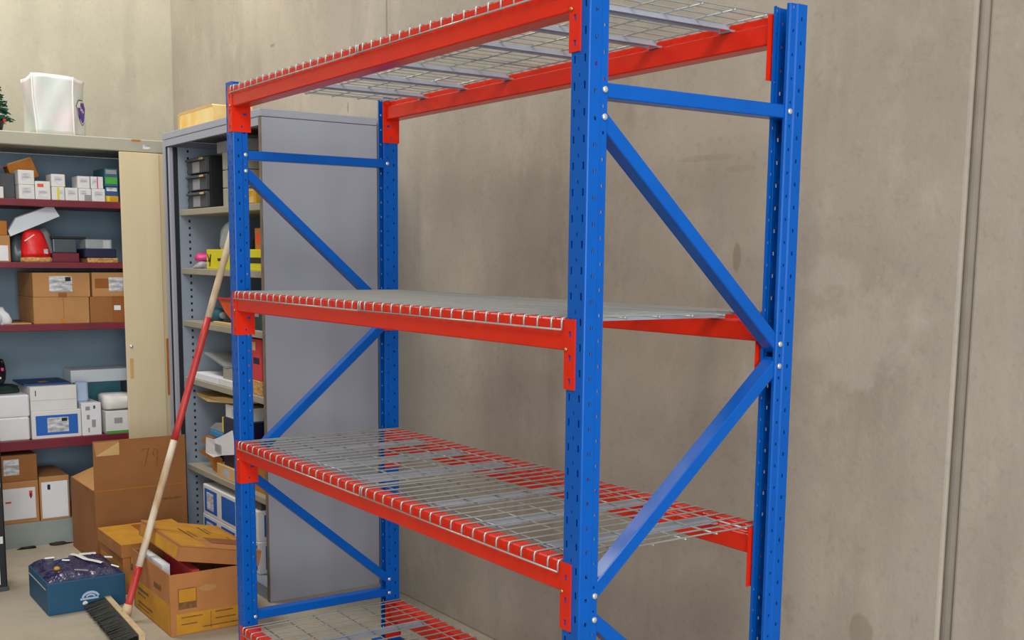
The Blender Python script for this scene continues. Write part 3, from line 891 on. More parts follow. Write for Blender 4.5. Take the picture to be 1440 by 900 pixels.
# lining with its column of shelf slots, open holes over a dark sheet added as their shade
LX = X0 + 0.080
bm = bmesh.new()
yslot0, yslot1 = 0.470, 0.480
def yzplate(bm, x0, x1, y0, y1, z0, z1):
    box(bm, x0, x1, y0, y1, z0, z1)
yzplate(bm, LX - 0.002, LX, Y0 + 0.045, yslot0, 0.03, ZT - 0.065)
yzplate(bm, LX - 0.002, LX, yslot1, Y1 - 0.016, 0.03, ZT - 0.065)
zz = 0.03
k = 0
while True:
    h0 = 0.10 + 0.0325 * k
    if h0 + 0.012 > ZT - 0.065:
        break
    yzplate(bm, LX - 0.002, LX, yslot0, yslot1, zz, h0)
    zz = h0 + 0.012
    k += 1
yzplate(bm, LX - 0.002, LX, yslot0, yslot1, zz, ZT - 0.065)
part('lining_panel', bm, 'greycab_in', c2)
part('slot_shade', B(LX - 0.006, LX - 0.003, 0.44, 0.51, 0.03, ZT - 0.065), 'darkgap', c2)  # dark sheet added to paint the shade behind the slots
part('base', B(X0 + 0.018, X1 - 0.018, Y0 + 0.006, Y1 - 0.016, 0.0, 0.055), 'greycab_in', c2)
SY = 0.43
S2 = (1.620, 1.347, 1.100, 0.828, 0.404)
for zs in S2:
    part('shelf', B(LX + 0.001, X1 - 0.020, SY, Y1 - 0.017, zs - 0.028, zs, bev=0.002), 'shelf2', c2)

before = set(o.name for o in COL.objects)
zs = S2[0]
t = thing('drawer_unit', 'stack of three black drawers with pale labels and gold handles, top shelf', 'drawer unit', (-3.29, 0.56, zs), None)
part('case', B(-3.455, -3.195, 0.47, 0.62, zs, zs + 0.236, bev=0.003), 'black', t)
for k in range(3):
    za, zb = zs + 0.006 + 0.077 * k, zs + 0.076 + 0.077 * k
    d_ = part('drawer', B(-3.450, -3.200, 0.452, 0.47, za, zb, bev=0.003), 'dgrey', t)
    part('label', B(-3.375, -3.285, 0.4505, 0.4525, za + 0.004, zb - 0.018), 'lgrey', d_)
    part('handle', B(-3.445, -3.205, 0.440, 0.455, zb - 0.014, zb - 0.003, bev=0.002), 'dgrey', d_)
    part('handle_tip', B(-3.255, -3.206, 0.4385, 0.4405, zb - 0.013, zb - 0.004, bev=0.0005), 'manila', d_)
t = thing('tall_grey_unit', 'tall pale grey stack of trays beside the black drawers', 'trays', (-2.98, 0.56, zs))
for k, (zz0, zz1) in enumerate(((0, 0.078), (0.079, 0.155), (0.156, 0.232))):
    part('tray', B(-2.99, -2.82, 0.450, 0.68, zs + zz0, zs + zz1 - 0.001, bev=0.004, seg=2), 'shelf2', t)
part('upper_tray', B(-3.08, -2.80, 0.46, 0.68, zs + 0.2325, zs + 0.282, bev=0.004, seg=2), 'lgrey', t)
carton('yellow_tin', 'small yellow and brown tin at the right end of the top shelf', -2.66, -2.575, 0.450, 0.53, zs, zs + 0.062, 'ochre', parts=(('label', 'manila', 0.3, 0.8, 0.1, 0.5),), face='y', bev=0.006)
carton('black_case', 'black case at the right end of the top shelf behind the tin', -2.70, -2.50, 0.60, 0.72, zs, zs + 0.20, 'black')
carton('pink_box', 'small red-pink box standing before the black case, right end of top shelf', -2.60, -2.535, 0.545, 0.598, zs, zs + 0.162, 'redcard', bev=0.006)

zs = S2[1]
t = carton('yellow_box', 'long bright yellow box with black print on the second shelf', -3.215, -2.44, 0.450, 0.60, zs, zs + 0.088, 'yellow', face='y', parts=(('print', 'ink', 0.18, 0.34, 0.42, 0.56), ('print', 'ink', 0.62, 0.92, 0.35, 0.62)))
bm = bmesh.new()
for a, b in (((0.02, 0.75), (0.06, 0.40)), ((0.06, 0.40), (0.085, 0.75)), ((0.085, 0.75), (0.06, 0.15)), ((0.03, 0.42), (0.08, 0.42))):
    tube(bm, [(-3.215 + 0.655 * a[0], 0.4495, zs + 0.088 * a[1]), (-3.215 + 0.655 * b[0], 0.4495, zs + 0.088 * b[1])], 0.003, 6)
part('print_mark', bm, 'ink', t)
lump('pink_hat', 'pink hat beside the yellow box on the second shelf', 'hat', (-3.385, 0.50, zs + 0.035), (0.052, 0.045, 0.026), 'pink', 31, amp=0.1, flat=0.5)
lump('grey_bundle', 'crumpled grey plastic bundle under the pink hat', 'bundle', (-3.37, 0.50, zs), (0.085, 0.05, 0.026), 'lgrey', 33, amp=0.3, flat=0.5)
lump('clear_bag', 'clear plastic bag with lime green bits on top of the yellow box', 'bag', (-3.02, 0.495, zs + 0.0885), (0.10, 0.035, 0.085), 'clear', 35, amp=0.15, flat=0.5)
lump('dark_bundle', 'dark bundle at the back of the second shelf left of the clear bag', 'bundle', (-3.15, 0.72, zs), (0.10, 0.08, 0.12), 'black', 36, amp=0.2, flat=0.5)
carton('orange_box', 'orange box on the right end of the yellow box, second shelf', -2.615, -2.50, 0.462, 0.56, zs + 0.0885, zs + 0.175, 'cardboard_o', parts=(('print', 'orangep', 0.1, 0.9, 0.3, 0.75),), face='y')

zs = S2[2]
# red boat-shaped tray
t = thing('red_tray', 'orange-red scoop-shaped tray on the third shelf left of the blue post', 'tray', (-2.98, 0.53, zs))
bm = bmesh.new()
poly_prism(bm, [(-3.13, 0.47, zs + 0.115), (-3.06, 0.47, zs + 0.06), (-2.96, 0.47, zs + 0.018), (-2.70, 0.47, zs + 0.006), (-2.70, 0.47, zs + 0.125), (-2.95, 0.47, zs + 0.128)], (0, 0.16, 0))
part('tray_body', bm, 'orangep', t)
part('rim', B(-3.13, -2.70, 0.464, 0.469, zs + 0.114, zs + 0.122), 'redcard', t)
t = thing('teal_bottle', 'small teal bottle lying at the left on the third shelf', 'bottle', (-3.28, 0.52, zs))
bm = bmesh.new()
lathe(bm, [(0.020, 0), (0.032, 0.004), (0.033, 0.09), (0.026, 0.112), (0.013, 0.122), (0.013, 0.135)], 18)
bm.transform(Matrix.Translation((-3.36, 0.52, zs + 0.0335)) @ Matrix.Rotation(math.pi / 2, 4, 'Y'))
part('bottle_body', bm, 'teal', t, True)
bm = bmesh.new()
lathe(bm, [(0.016, 0.1355), (0.016, 0.155), (0.014, 0.157)], 14)
bm.transform(Matrix.Translation((-3.36, 0.52, zs + 0.0335)) @ Matrix.Rotation(math.pi / 2, 4, 'Y'))
part('cap', bm, 'lgrey', t, True)
carton('flat_manila_box', 'flat manila packet lying in front of the red tray, third shelf', -3.13, -2.85, 0.440, 0.463, zs, zs + 0.014, 'manila')
carton('dark_green_box', 'dark green box with a pale corner at the right end of third shelf', -2.64, -2.53, 0.460, 0.58, zs, zs + 0.10, 'dgreen', parts=(('corner', 'lgrey', 0.0, 0.5, 0.55, 0.95),), face='y')

zs = S2[3]
carton('paper_stack', 'low stack of white paper on the fourth shelf behind the broom handle', -3.42, -3.10, 0.445, 0.66, zs, zs + 0.030, 'paper')
t = thing('open_book', 'grey booklet propped half open on the white paper stack', 'booklet', (-3.12, 0.52, zs))
bm = poly_prism(bmesh.new(), [(-3.30, 0.455, zs + 0.125), (-3.30, 0.455, zs + 0.131), (-3.02, 0.455, zs + 0.088), (-3.02, 0.455, zs + 0.079)], (0, 0.19, 0))
part('cover', bm, 'lgrey', t)
bm = poly_prism(bmesh.new(), [(-3.06, 0.457, zs + 0.0305), (-3.06, 0.457, zs + 0.083), (-3.02, 0.457, zs + 0.077), (-2.90, 0.457, zs + 0.075), (-2.90, 0.457, zs + 0.0305)], (0, 0.18, 0))
part('pages', bm, 'shelf2', t)
carton('white_carton', 'white carton on the fourth shelf right behind the blue post', -3.09, -2.88, 0.446, 0.66, zs, zs + 0.030, 'white')
carton('red_box', 'red and pink printed box at the right end of the fourth shelf', -2.70, -2.54, 0.450, 0.62, zs + 0.0605, zs + 0.235, 'redcard', parts=(('panel', 'navy', 0.45, 0.85, 0.40, 0.55), ('panel', 'manila', 0.05, 0.6, 0.72, 0.92)), face='y')
carton('brown_tray', 'flat brown box under the red printed box on the fourth shelf', -2.71, -2.53, 0.445, 0.64, zs, zs + 0.060, 'straw')

zs = S2[4]
t = thing('open_lid_box', 'white box with a propped manila flap on top, fifth shelf', 'box', (-3.0, 0.6, zs))
part('body', B(-3.06, -2.82, 0.56, 0.78, zs, zs + 0.335, bev=0.002), 'white', t)
bm = poly_prism(bmesh.new(), [(-3.44, 0.46, zs + 0.340), (-3.42, 0.455, zs + 0.356), (-3.25, 0.45, zs + 0.352), (-3.05, 0.45, zs + 0.372), (-2.80, 0.45, zs + 0.382), (-2.80, 0.45, zs + 0.366), (-3.05, 0.45, zs + 0.345), (-3.25, 0.45, zs + 0.328)], (0, 0.30, 0))
part('flap', bm, 'manila', t)
t = carton('navy_box', 'dark navy box with a yellow spine on the fifth shelf', -3.06, -2.80, 0.452, 0.555, zs + 0.06, zs + 0.28, 'navy', face='y')
part('yellow_spine', B(-3.075, -3.0605, 0.452, 0.54, zs + 0.21, zs + 0.278), 'yellow', t)
carton('white_carton', 'pale carton with a small logo standing on the navy box, fifth shelf', -3.05, -2.83, 0.460, 0.555, zs + 0.2805, zs + 0.340, 'white', face='y', parts=(('logo', 'paleblue', 0.35, 0.6, 0.2, 0.75),))
carton('pale_box', 'cream box with a small logo at the front of the fifth shelf', -3.13, -2.88, 0.442, 0.55, zs, zs + 0.0595, 'manila', face='y', parts=(('logo', 'paleblue', 0.35, 0.6, 0.25, 0.75),))
t = thing('cyan_dish', 'blue plastic dish with a grey cover on the fifth shelf', 'dish', (-3.18, 0.60, zs))
part('dish', B(-3.255, -3.085, 0.46, 0.60, zs + 0.165, zs + 0.200, bev=0.008, seg=2), 'cyan', t)
bm = poly_prism(bmesh.new(), [(-3.27, 0.462, zs + 0.2005), (-3.19, 0.462, zs + 0.235), (-3.085, 0.462, zs + 0.240), (-3.085, 0.462, zs + 0.2005)], (0, 0.14, 0))
part('cover', bm, 'lgrey', t)
carton('teal_box', 'teal box under the blue plastic dish on the fifth shelf', -3.255, -3.085, 0.50, 0.62, zs, zs + 0.164, 'teal')
t = thing('orange_card', 'torn orange-brown cardboard pieces sticking out over the fifth shelf', 'cardboard', (-3.29, 0.48, zs))
bm = poly_prism(bmesh.new(), [(-3.43, 0.475, zs + 0.118), (-3.36, 0.475, zs + 0.15), (-3.24, 0.475, zs + 0.152), (-3.20, 0.475, zs + 0.085), (-3.34, 0.475, zs + 0.095), (-3.36, 0.475, zs + 0.11)], (0, 0.02, 0))
part('piece', bm, 'cardboard_o', t)
bm = poly_prism(bmesh.new(), [(-3.46, 0.470, zs + 0.062), (-3.33, 0.470, zs + 0.092), (-3.14, 0.470, zs + 0.07), (-3.15, 0.470, zs + 0.0), (-3.26, 0.470, zs + 0.0), (-3.30, 0.470, zs + 0.045)], (0, 0.004, 0.0))
part('piece', bm, 'cardboard_o', t)
t = thing('white_leaflet', 'creased white leaflet with grey print in front of the navy box', 'leaflet', (-3.09, 0.445, zs + 0.06))
bm = poly_prism(bmesh.new(), [(-3.27, 0.4400, zs + 0.085), (-3.26, 0.440, zs + 0.160), (-3.15, 0.436, zs + 0.165), (-3.08, 0.440, zs + 0.185), (-2.93, 0.443, zs + 0.235), (-2.90, 0.443, zs + 0.13), (-3.05, 0.440, zs + 0.105), (-3.16, 0.436, zs + 0.08)], (0, 0.003, 0))
part('sheet', bm, 'paper', t)
part('print', B(-3.13, -3.06, 0.4345, 0.4375, zs + 0.115, zs + 0.15), 'lgrey', t)
carton('brown_box', 'orange-brown box at the right end of the fifth shelf behind the blue brace', -2.70, -2.52, 0.460, 0.62, zs, zs + 0.21, 'cardboard_o')
lump('red_ball', 'small red lump on the orange-brown box, fifth shelf', 'lump', (-2.58, 0.51, zs + 0.2105), (0.05, 0.04, 0.04), 'redp', 41, amp=0.1, flat=0.5)

zb_ = 0.0555
G5 = 'white and blue boxes at the bottom of the grey cabinet'
bp_ = (('blue_panel', 'bluep', 0.04, 0.30, 0.12, 0.90), ('label', 'print', 0.10, 0.24, 0.20, 0.78), ('blue_panel', 'bluep', 0.42, 0.95, 0.15, 0.88))
def blue_box(lb, x0, x1, y0, y1, z0, z1):
    t = thing('blue_print_box', lb, 'box', ((x0 + x1) / 2, (y0 + y1) / 2, z0), G5)
    part('body', B(x0, x1, y0, y1, z0, z1, bev=0.003), 'white', t)
    w_, h_ = x1 - x0, z1 - z0
    part('blue_panel', B(x0 + 0.02, x0 + w_ * 0.42, y0 - 0.001, y0, z0 + h_ * 0.12, z1 - h_ * 0.12), 'bluep', t)
    part('label', B(x0 + 0.05, x0 + w_ * 0.32, y0 - 0.0018, y0 - 0.001, z0 + h_ * 0.2, z1 - h_ * 0.22), 'print', t)
    part('blue_panel', B(x0 + w_ * 0.56, x1 - 0.02, y0 - 0.001, y0, z0 + h_ * 0.12, z1 - h_ * 0.12), 'bluep', t)
    part('blue_panel', B(x1, x1 + 0.001, y0 + 0.03, y1 - 0.03, z0 + h_ * 0.14, z1 - h_ * 0.14), 'bluep', t)
blue_box('white and blue printed box, lower of the left stack at cabinet bottom', -3.30, -2.87, 0.43, 0.72, zb_, zb_ + 0.142)
blue_box('white and blue printed box, upper of the left stack at cabinet bottom', -3.29, -2.86, 0.43, 0.72, zb_ + 0.1425, zb_ + 0.285)
blue_box('white and blue printed box, lower of the right stack at cabinet bottom', -2.80, -2.56, 0.43, 0.70, zb_, zb_ + 0.142)
blue_box('white and blue printed box, upper of the right stack at cabinet bottom', -2.80, -2.57, 0.43, 0.70, zb_ + 0.1425, zb_ + 0.275)
carton('dark_case', 'dark case on top of the right blue-printed stack', -2.76, -2.58, 0.45, 0.60, zb_ + 0.2755, zb_ + 0.315, 'dgrey')

for o in list(COL.objects):      # contents of the left part sit close to the lining
    if o.name not in before and o.parent is None:
        cx_ = o.location.x if o.type == 'EMPTY' else sum(v.co.x for v in o.data.vertices) / len(o.data.vertices)
        o.location.x -= 0.075 if cx_ < -2.78 else 0.128
# on top of the grey cabinet
carton('amber_box', 'translucent amber-yellow box on top of the grey cabinet', -3.55, -3.12, 0.43, 0.62, ZT, ZT + 0.088, 'amber', parts=(('lid_edge', 'manila', 0.0, 1.0, 0.86, 1.0),), face='y', bev=0.006)
carton('pale_box', 'pale pinkish box beside the amber box on the grey cabinet', -3.635, -3.56, 0.45, 0.60, ZT, ZT + 0.09, 'manila', bev=0.004)

# ------------------------------------------------------------------ things on the floor
# big brown carton with one flap standing up
t = thing('cardboard_box', 'large brown carton with a raised front flap and handwritten number, beside cabinet', 'box', (-3.62, 0.15, 0))
x0, x1, y0, y1, h = -3.835, -3.40, -0.058, 0.362, 0.345
th = 0.005
part('front_wall', B(x1 - th, x1, y0, y1, 0, h), 'cardboard_d', t)
part('back_wall', B(x0, x0 + th, y0, y1, 0, h), 'cardboard_d', t)
part('side_wall', B(x0 + th, x1 - th, y0, y0 + th, 0, h), 'cardboard_d', t)
part('side_wall', B(x0 + th, x1 - th, y1 - th, y1, 0, h), 'cardboard_d', t)
part('bottom', B(x0 + th, x1 - th, y0 + th, y1 - th, 0, th), 'cardboard_d', t)
fl = part('front_flap', B(x1 - th, x1, y0, y1, h + 0.001, 0.575), 'cardboard_d', t)
part('torn_corner', poly_prism(bmesh.new(), [(x1, y0 + 0.002, 0.570), (x1, y0 + 0.115, 0.570), (x1, y0 + 0.115, 0.505), (x1, y0 + 0.012, 0.505)], (0.0012, 0, 0)), 'cardboard', fl)
part('fold_line', poly_prism(bmesh.new(), [(x1 + 0.0012, y0 + 0.01, 0.507), (x1 + 0.0012, y0 + 0.115, 0.565), (x1 + 0.0012, y0 + 0.115, 0.507)], (0.001, 0, 0)), 'manila', fl)
bm = poly_prism(bmesh.new(), [(x0 + 0.02, y0, h + 0.001), (x1 - 0.02, y0, h + 0.001), (x1 - 0.05, y0 + 0.13, h + 0.055), (x0 + 0.04, y0 + 0.13, h + 0.055)], (0, 0.003, 0.003))
part('side_flap', bm, 'cardboard', t)
part('crease', B(x1, x1 + 0.0008, y0, y1, h - 0.002, h + 0.003), 'cardboard_o', t)
def text_mesh(s, size, mt, parent, mw):
    c = bpy.data.curves.new('txt', 'FONT')
    c.body = s
    c.size = size
    c.extrude = 0.0004
    o = bpy.data.objects.new('txt', c)
    COL.objects.link(o)
    dg = bpy.context.evaluated_depsgraph_get()
    me = bpy.data.meshes.new_from_object(o.evaluated_get(dg))
    bpy.data.objects.remove(o)
    me.transform(mw)
    me.transform(Matrix.Translation(-WL[parent.name]))
    me.materials.clear()
    me.materials.append(M[mt])
    return put('lettering', me, parent, WL[parent.name])
RX = Matrix(((0, 0, 1, 0), (1, 0, 0, 0), (0, 1, 0, 0), (0, 0, 0, 1)))   # text plane facing +x, reading along +y
bm = bmesh.new()
def stroke(bm, pts, r=0.0018, x=None):
    tube(bm, [(x, a, b) for a, b in pts], r, 5)
xs_ = x1 + 0.0006
stroke(bm, [(0.158, 0.520), (0.190, 0.525), (0.170, 0.445)], x=xs_)
stroke(bm, [(0.232, 0.514), (0.218, 0.520), (0.208, 0.502), (0.214, 0.486), (0.230, 0.498), (0.232, 0.514), (0.226, 0.440)], x=xs_)
part('handwritten_number', bm, 'ink_f', fl)
part('printed_line', B(x1, x1 + 0.0008, 0.20, 0.34, 0.275, 0.283), 'ink_f', t)

# two archive boxes with yellow print
def archive(label, x0, x1, y0, y1, h, lid):
    t = thing('archive_box', label, 'box', ((x0 + x1) / 2, (y0 + y1) / 2, 0))
    th = 0.004
    fr = part('front_wall', B(x1 - th, x1, y0, y1, 0, h, bev=0.001), 'archive', t)
    part('back_wall', B(x0, x0 + th, y0, y1, 0, h), 'archive', t)
    sd = part('side_wall', B(x0 + th, x1 - th, y0, y0 + th, 0, h), 'archive', t)
    part('side_wall', B(x0 + th, x1 - th, y1 - th, y1, 0, h), 'archive', t)
    part('bottom', B(x0 + th, x1 - th, y0 + th, y1 - th, 0, th), 'archive', t)
    e = 0.0008
    part('yellow_panel', B(x1, x1 + e, y0 + 0.022, y1 - 0.004, 0.006, 0.083), 'archive_y', fr)
    for zz, a, b in ((0.066, 0.04, 0.12), (0.040, 0.04, 0.10), (0.070, 0.17, 0.24), (0.044, 0.17, 0.25), (0.020, 0.12, 0.26)):
        part('printed_line', B(x1 + e, x1 + 2 * e, y0 + a, y0 + b, zz, zz + 0.004), 'ink_f', fr)
    part('frame_line', B(x1 + e, x1 + 2 * e, y0 + 0.152, y0 + 0.154, 0.012, 0.078), 'ink_f', fr)
    part('logo_border', B(x1, x1 + e, y0 + 0.030, y0 + 0.100, 0.101, 0.180), 'ink_f', fr)
    part('logo_square', B(x1 + e, x1 + 2 * e, y0 + 0.033, y0 + 0.097, 0.128, 0.177), 'archive_y', fr)
    part('logo_band', B(x1 + e, x1 + 2 * e, y0 + 0.033, y0 + 0.097, 0.104, 0.126), 'ink_f', fr)
    bm = bmesh.new()
    bm_pts = [(x1, y0 + 0.145 + 0.034 * math.cos(2 * math.pi * k / 20), 0.170 + 0.013 * math.sin(2 * math.pi * k / 20)) for k in range(20)]
    poly_prism(bm, bm_pts, (e, 0, 0))
    part('hand_hole', bm, 'cardboard', fr)
    part('yellow_panel', B(x0 + 0.02, x1 - 0.012, y0 - e, y0, 0.006, 0.120), 'archive_y', sd)
    for a_, b_, za, zb in ((0.06, 0.20, 0.088, 0.100), (0.06, 0.16, 0.070, 0.077), (0.06, 0.24, 0.035, 0.043), (0.06, 0.20, 0.020, 0.025)):
        part('printed_line', B(x0 + a_, x0 + b_, y0 - 2 * e, y0 - e, za, zb), 'ink_f', sd)
    part('hand_hole', B(x1 - 0.19, x1 - 0.10, y0 - e, y0, 0.150, 0.172), 'ink_f', sd)
    if lid:
        zl = h - 0.050
        l = part('lid', B(x0 - 0.006, x1 + 0.006, y0 - 0.006, y1 + 0.006, h + 0.001, h + 0.006, bev=0.001), 'archive_y', t)
        for a in ((x1 + 0.0022, x1 + 0.006, y0 - 0.006, y1 + 0.006), (x0 - 0.006, x0 - 0.001, y0 - 0.006, y1 + 0.006),
                  (x0, x1, y0 - 0.006, y0 - 0.0022), (x0, x1, y1 + 0.001, y1 + 0.006)):
            part('lid_skirt', B(*a, zl, h + 0.0008), 'archive', l)
        part('tape', B(x0 + 0.02, x1 + 0.0055, y0 + 0.13, y0 + 0.17, h + 0.0062, h + 0.0068), 'tape', l)
    return t
archive('closed yellow-topped archive box behind the open one, beside the blue box', -3.25, -2.90, -0.082, 0.235, 0.208, True)
archive('open brown archive box with yellow square logo next to the rack post', -2.72, -2.26, -0.092, 0.235, 0.237, False)
t = thing('loose_box_cover', 'brown and yellow archive box cover lying tilted over the open box', 'box cover', (-2.497, 0.108, 0.310), rot=(math.radians(-11.8), 0, 0))
hx, hy, sk = 0.243, 0.160, 0.055
part('top', B(-hx, hx, -hy, hy, 0, 0.005, bev=0.001), 'archive', t)
part('yellow_panel', B(-hx + 0.01, hx - 0.15, -hy + 0.01, hy - 0.02, 0.005, 0.0058), 'archive_y', t)
part('yellow_panel', B(-hx + 0.25, hx - 0.005, -hy + 0.005, -hy + 0.10, 0.0052, 0.006), 'archive_y', t)
for a_, b_, c_, w_ in ((-0.10, 0.08, -0.06, 0.010), (-0.06, 0.06, -0.035, 0.006), (-0.16, -0.02, 0.04, 0.009), (-0.14, -0.05, 0.062, 0.005), (0.02, 0.10, 0.10, 0.007)):
    part('printed_line', B(a_, b_, c_, c_ + w_, 0.006, 0.0066), 'ink_f', t)
part('tape', B(0.06, 0.16, -0.01, 0.15, 0.0062, 0.0068), 'tape', t)
part('skirt', B(hx - 0.004, hx, -hy, hy, -sk, -0.0005), 'archive', t)
part('skirt', B(-hx, -hx + 0.004, -hy, hy, -sk, -0.0005), 'archive', t)
ls = part('skirt', B(-hx + 0.0045, hx - 0.0045, -hy, -hy + 0.004, -sk, -0.0005), 'archive', t)
part('yellow_panel', B(-hx + 0.02, hx - 0.03, -hy - 0.0008, -hy, -sk + 0.004, -0.008), 'archive_y', ls)
part('skirt', B(-hx + 0.0045, hx - 0.0045, hy - 0.004, hy, -sk, -0.0005), 'archive', t)
carton('red_folder', 'red folder sticking up inside the open archive box', -2.60, -2.28, 0.0, 0.03, 0.0045, 0.238, 'redcard', 'folder')
t = thing('white_paper', 'white papers standing inside the open archive box', 'paper', (-2.55, -0.05, 0.0045))
part('sheets', B(-2.66, -2.40, -0.075, -0.045, 0.0045, 0.242), 'paper', t)

# blue box full of wrapped things
t = thing('blue_box', 'low petrol-blue box with a pale swoosh logo, packed with navy wrapping', 'box', (-2.93, -0.26, 0))
x0, x1, y0, y1, h = -3.10, -2.765, -0.412, -0.112, 0.130
part('box_body', B(x0, x1, y0, y1, 0, h, bev=0.004, seg=2), 'tealbox', t)
bm = bmesh.new()
nx, ny = 22, 22
rnd = random.Random(11)
HW = {}
g = [[None] * (ny + 1) for _ in range(nx + 1)]
for i in range(nx + 1):
    for j in range(ny + 1):
        u_, v_ = i / nx, j / ny
        e_ = min(u_, 1 - u_, v_, 1 - v_)
        hh = 0.030 * min(1, e_ * 5) ** 0.6
        hh *= 0.75 + 0.5 * (0.5 + 0.5 * math.sin(7 * u_ + 5 * v_) * math.cos(9 * v_ - 3 * u_))
        hh += rnd.uniform(-.003, .003) if e_ > 0 else 0
        HW[(i, j)] = h + 0.001 + max(hh, 0)
        g[i][j] = bm.verts.new((x0 + 0.006 + u_ * (x1 - x0 - 0.014), y0 + 0.006 + v_ * (y1 - y0 - 0.012), h + 0.001 + max(hh, 0)))
for i in range(nx):
    for j in range(ny):
        bm.faces.new((g[i][j], g[i + 1][j], g[i + 1][j + 1], g[i][j + 1]))
wr = part('wrapping', bm, 'navywrap', t, True)
def strip(name, pts, w_, mt, parent, drape=True):
    bm = bmesh.new()
    pr = None
    for i, p in enumerate(pts):
        p = Vector(p)
        if drape:
            i_ = min(max(int(round((p.x - x0 - 0.006) / (x1 - x0 - 0.014) * nx)), 1), nx - 1)
            j_ = min(max(int(round((p.y - y0 - 0.006) / (y1 - y0 - 0.012) * ny)), 1), ny - 1)
            p.z = 0.003 + max(HW[(i_ + a_, j_ + b_)] for a_ in (-1, 0, 1) for b_ in (-1, 0, 1))
        q = Vector(pts[min(i + 1, len(pts) - 1)]) - Vector(pts[max(i - 1, 0)])
        s = Vector((-q.y, q.x, 0)).normalized() * w_ / 2
        cur = [bm.verts.new(p + s), bm.verts.new(p + Vector((0, 0, 0.004))), bm.verts.new(p - s)]
        if pr:
            bm.faces.new((pr[0], pr[1], cur[1], cur[0])); bm.faces.new((pr[1], pr[2], cur[2], cur[1]))
        pr = cur
    return part(name, bm, mt, parent, True)
strip('white_strap', [(-3.06, -0.245, 0.186), (-2.99, -0.238, 0.189), (-2.93, -0.222, 0.190), (-2.88, -0.196, 0.188), (-2.84, -0.178, 0.184)], 0.022, 'white', wr)
strip('white_strap', [(-3.07, -0.215, 0.183), (-3.06, -0.150, 0.183)], 0.034, 'white', wr)
strip('white_scrap', [(-2.93, -0.150, 0.184), (-2.93, -0.118, 0.180)], 0.026, 'paper', wr)
strip('white_scrap', [(-2.95, -0.31, 0.184), (-2.93, -0.285, 0.180)], 0.012, 'paper', wr)
strip('white_scrap', [(-3.03, -0.36, 0.184), (-3.02, -0.325, 0.180)], 0.014, 'paper', wr)
strip('white_scrap', [(-2.80, -0.30, 0.184), (-2.79, -0.25, 0.180)], 0.008, 'clear', wr)
strip('white_scrap', [(-2.82, -0.15, 0.184), (-2.80, -0.125, 0.180)], 0.010, 'paper', wr)
strip('white_scrap', [(-2.99, -0.335, 0.186), (-2.98, -0.28, 0.188)], 0.03, 'clear', wr)
bm = bmesh.new()
bmesh.ops.create_icosphere(bm, subdivisions=2, radius=1.0)
for v in bm.verts:
    v.co = Vector((-2.845 + v.co.x * 0.016, -0.355 + v.co.y * 0.013, 0.166 + v.co.z * 0.008))
part('yellow_tag', bm, 'ochre', wr, True)
bm = bmesh.new()
cy, cz = -0.250, 0.048
for a0, a1, r0, r1 in ((0.3, 2.9, 0.030, 0.022), (0.5, 2.6, 0.018, 0.013)):
    out = [(x1, cy + r0 * 1.2 * math.cos(a0 + (a1 - a0) * k / 12), cz + r0 * math.sin(a0 + (a1 - a0) * k / 12)) for k in range(13)]
    inn = [(x1, cy + r1 * 1.3 * math.cos(a1 - (a1 - a0) * k / 12), cz - 0.002 + r1 * math.sin(a1 - (a1 - a0) * k / 12)) for k in range(13)]
    poly_prism(bm, out + inn, (0.0010, 0, 0))
part('swoosh_logo', bm, 'paleblue', t)
part('logo_line', B(x1, x1 + 0.001, cy - 0.040, cy + 0.030, cz - 0.004, cz + 0.004), 'paleblue', t)
bm = poly_prism(bmesh.new(), [(x1, cy - 0.022 + 0.010 * math.cos(2 * math.pi * k / 14), cz - 0.018 + 0.010 * math.sin(2 * math.pi * k / 14)) for k in range(14)], (0.001, 0, 0))
part('logo_dot', bm, 'paper', t)
strip('tape_edge', [(x0 + 0.02, y0 - 0.001, 0.10), (x1 - 0.02, y0 - 0.001, 0.10)], 0.004, 'lgrey', t, False)

# broom leaning against the grey cabinet
t = thing('broom', 'push broom with red and white handle and black bristles, leaning on the grey cabinet', 'broom', (-2.62, -0.17, 0))
foot, top_ = Vector((-2.53, -0.178, 0.038)), Vector((-2.672, 0.367, 1.60))
sg = lambda a, b, n_=6: [foot + (top_ - foot) * (a + (b - a) * k / n_) for k in range(n_ + 1)]
hd = part('handle', tube(bmesh.new(), sg(-0.004, 0.012), 0.015, 14), 'wood', t, True)
part('handle_band', tube(bmesh.new(), sg(0.012, 0.110), 0.0138, 14), 'handle_r', hd, True)
part('handle_band', tube(bmesh.new(), sg(0.110, 0.415), 0.0138, 14), 'handle_w', hd, True)
part('handle_band', tube(bmesh.new(), sg(0.415, 0.720), 0.0138, 14), 'handle_r', hd, True)
part('handle_band', tube(bmesh.new(), sg(0.720, 1.0), 0.0138, 14), 'handle_w', hd, True)
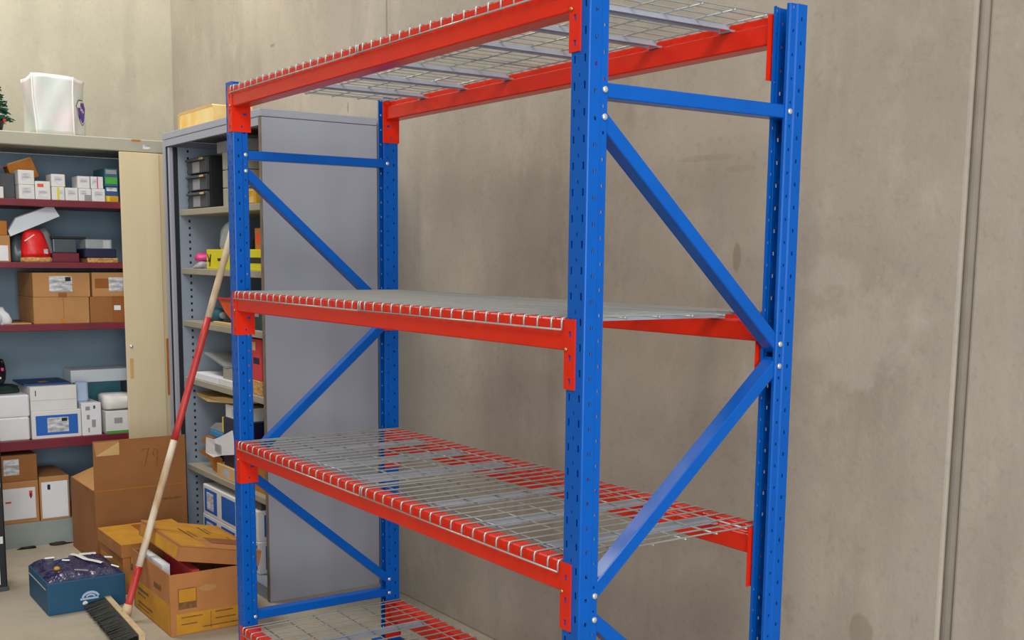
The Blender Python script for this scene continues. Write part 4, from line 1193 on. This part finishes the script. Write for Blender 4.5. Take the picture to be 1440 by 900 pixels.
# head: wooden bar lying on its side, bristles pointing towards the viewer
hx0, hx1 = -2.815, -2.225
bar = bmesh.new()
poly_prism(bar, [(hx0, -0.172, 0.020), (hx0, -0.172, 0.046), (hx0, -0.194, 0.046), (hx0, -0.194, 0.020)], (hx1 - hx0, -0.026, 0))
part('head_bar', bar, 'wood', t)
sock = bmesh.new()
tube(sock, [foot - (top_ - foot) * 0.006, foot + (top_ - foot) * 0.020], 0.021, 12, 0.017)
part('socket', sock, 'wood', t, True)
br = bmesh.new()
rnd = random.Random(9)
for i in range(150):
    for j in range(4):
        u_ = (i + rnd.random()) / 150
        x = hx0 + 0.004 + u_ * (hx1 - hx0 - 0.008)
        a = Vector((x, -0.190 - 0.026 * u_, 0.022 + 0.007 * j))
        b = Vector((x + rnd.uniform(-.008, .008), -0.262 - 0.004 * j - 0.026 * u_ + rnd.uniform(-.006, .006), 0.001 + 0.007 * j + rnd.uniform(0, 0.004)))
        s = Vector((0.0028, 0, 0))
        q = [br.verts.new(a - s), br.verts.new(a + s), br.verts.new(b + s * 1.1), br.verts.new(b - s * 1.1)]
        br.faces.new(q)
bo = part('bristles', br, 'bristle', t)
bo['kind'] = 'stuff'

# black case at the left edge
t = thing('black_case', 'tall black case with white bands standing at the left edge of the floor', 'case', (-3.31, -0.6, 0))
x0, x1, y0, y1, h = -3.40, -3.22, -0.76, -0.472, 0.72
part('case_body', B(x0, x1, y0, y1, 0, h, bev=0.006, seg=2), 'black', t)
for za, zb in ((0.205, 0.235), (0.445, 0.465)):
    part('white_band', B(x0 - 0.001, x1 + 0.0015, y0 - 0.001, y1 + 0.0015 - 0.012, za, zb), 'white', t)
part('white_stripe', B(x1, x1 + 0.001, y1 - 0.055, y1 - 0.028, 0.03, 0.195), 'white', t)
part('foot_rail', B(x0 + 0.01, x1 + 0.004, y0 + 0.01, y1 + 0.004, 0.0, 0.018, bev=0.002), 'dgrey', t)

# dark scraps of dirt on the floor along the cabinet plinth
lump('dark_scrap', 'dark scrap of dirt on the floor under the emblem carton', 'scrap', (-3.905, -0.255, 0), (0.012, 0.045, 0.008), 'ink', 51, sub=2, amp=0.5)
lump('dark_scrap', 'dark scrap of dirt on the floor beside the large brown carton', 'scrap', (-3.900, -0.105, 0), (0.012, 0.040, 0.010), 'ink', 52, sub=2, amp=0.5)
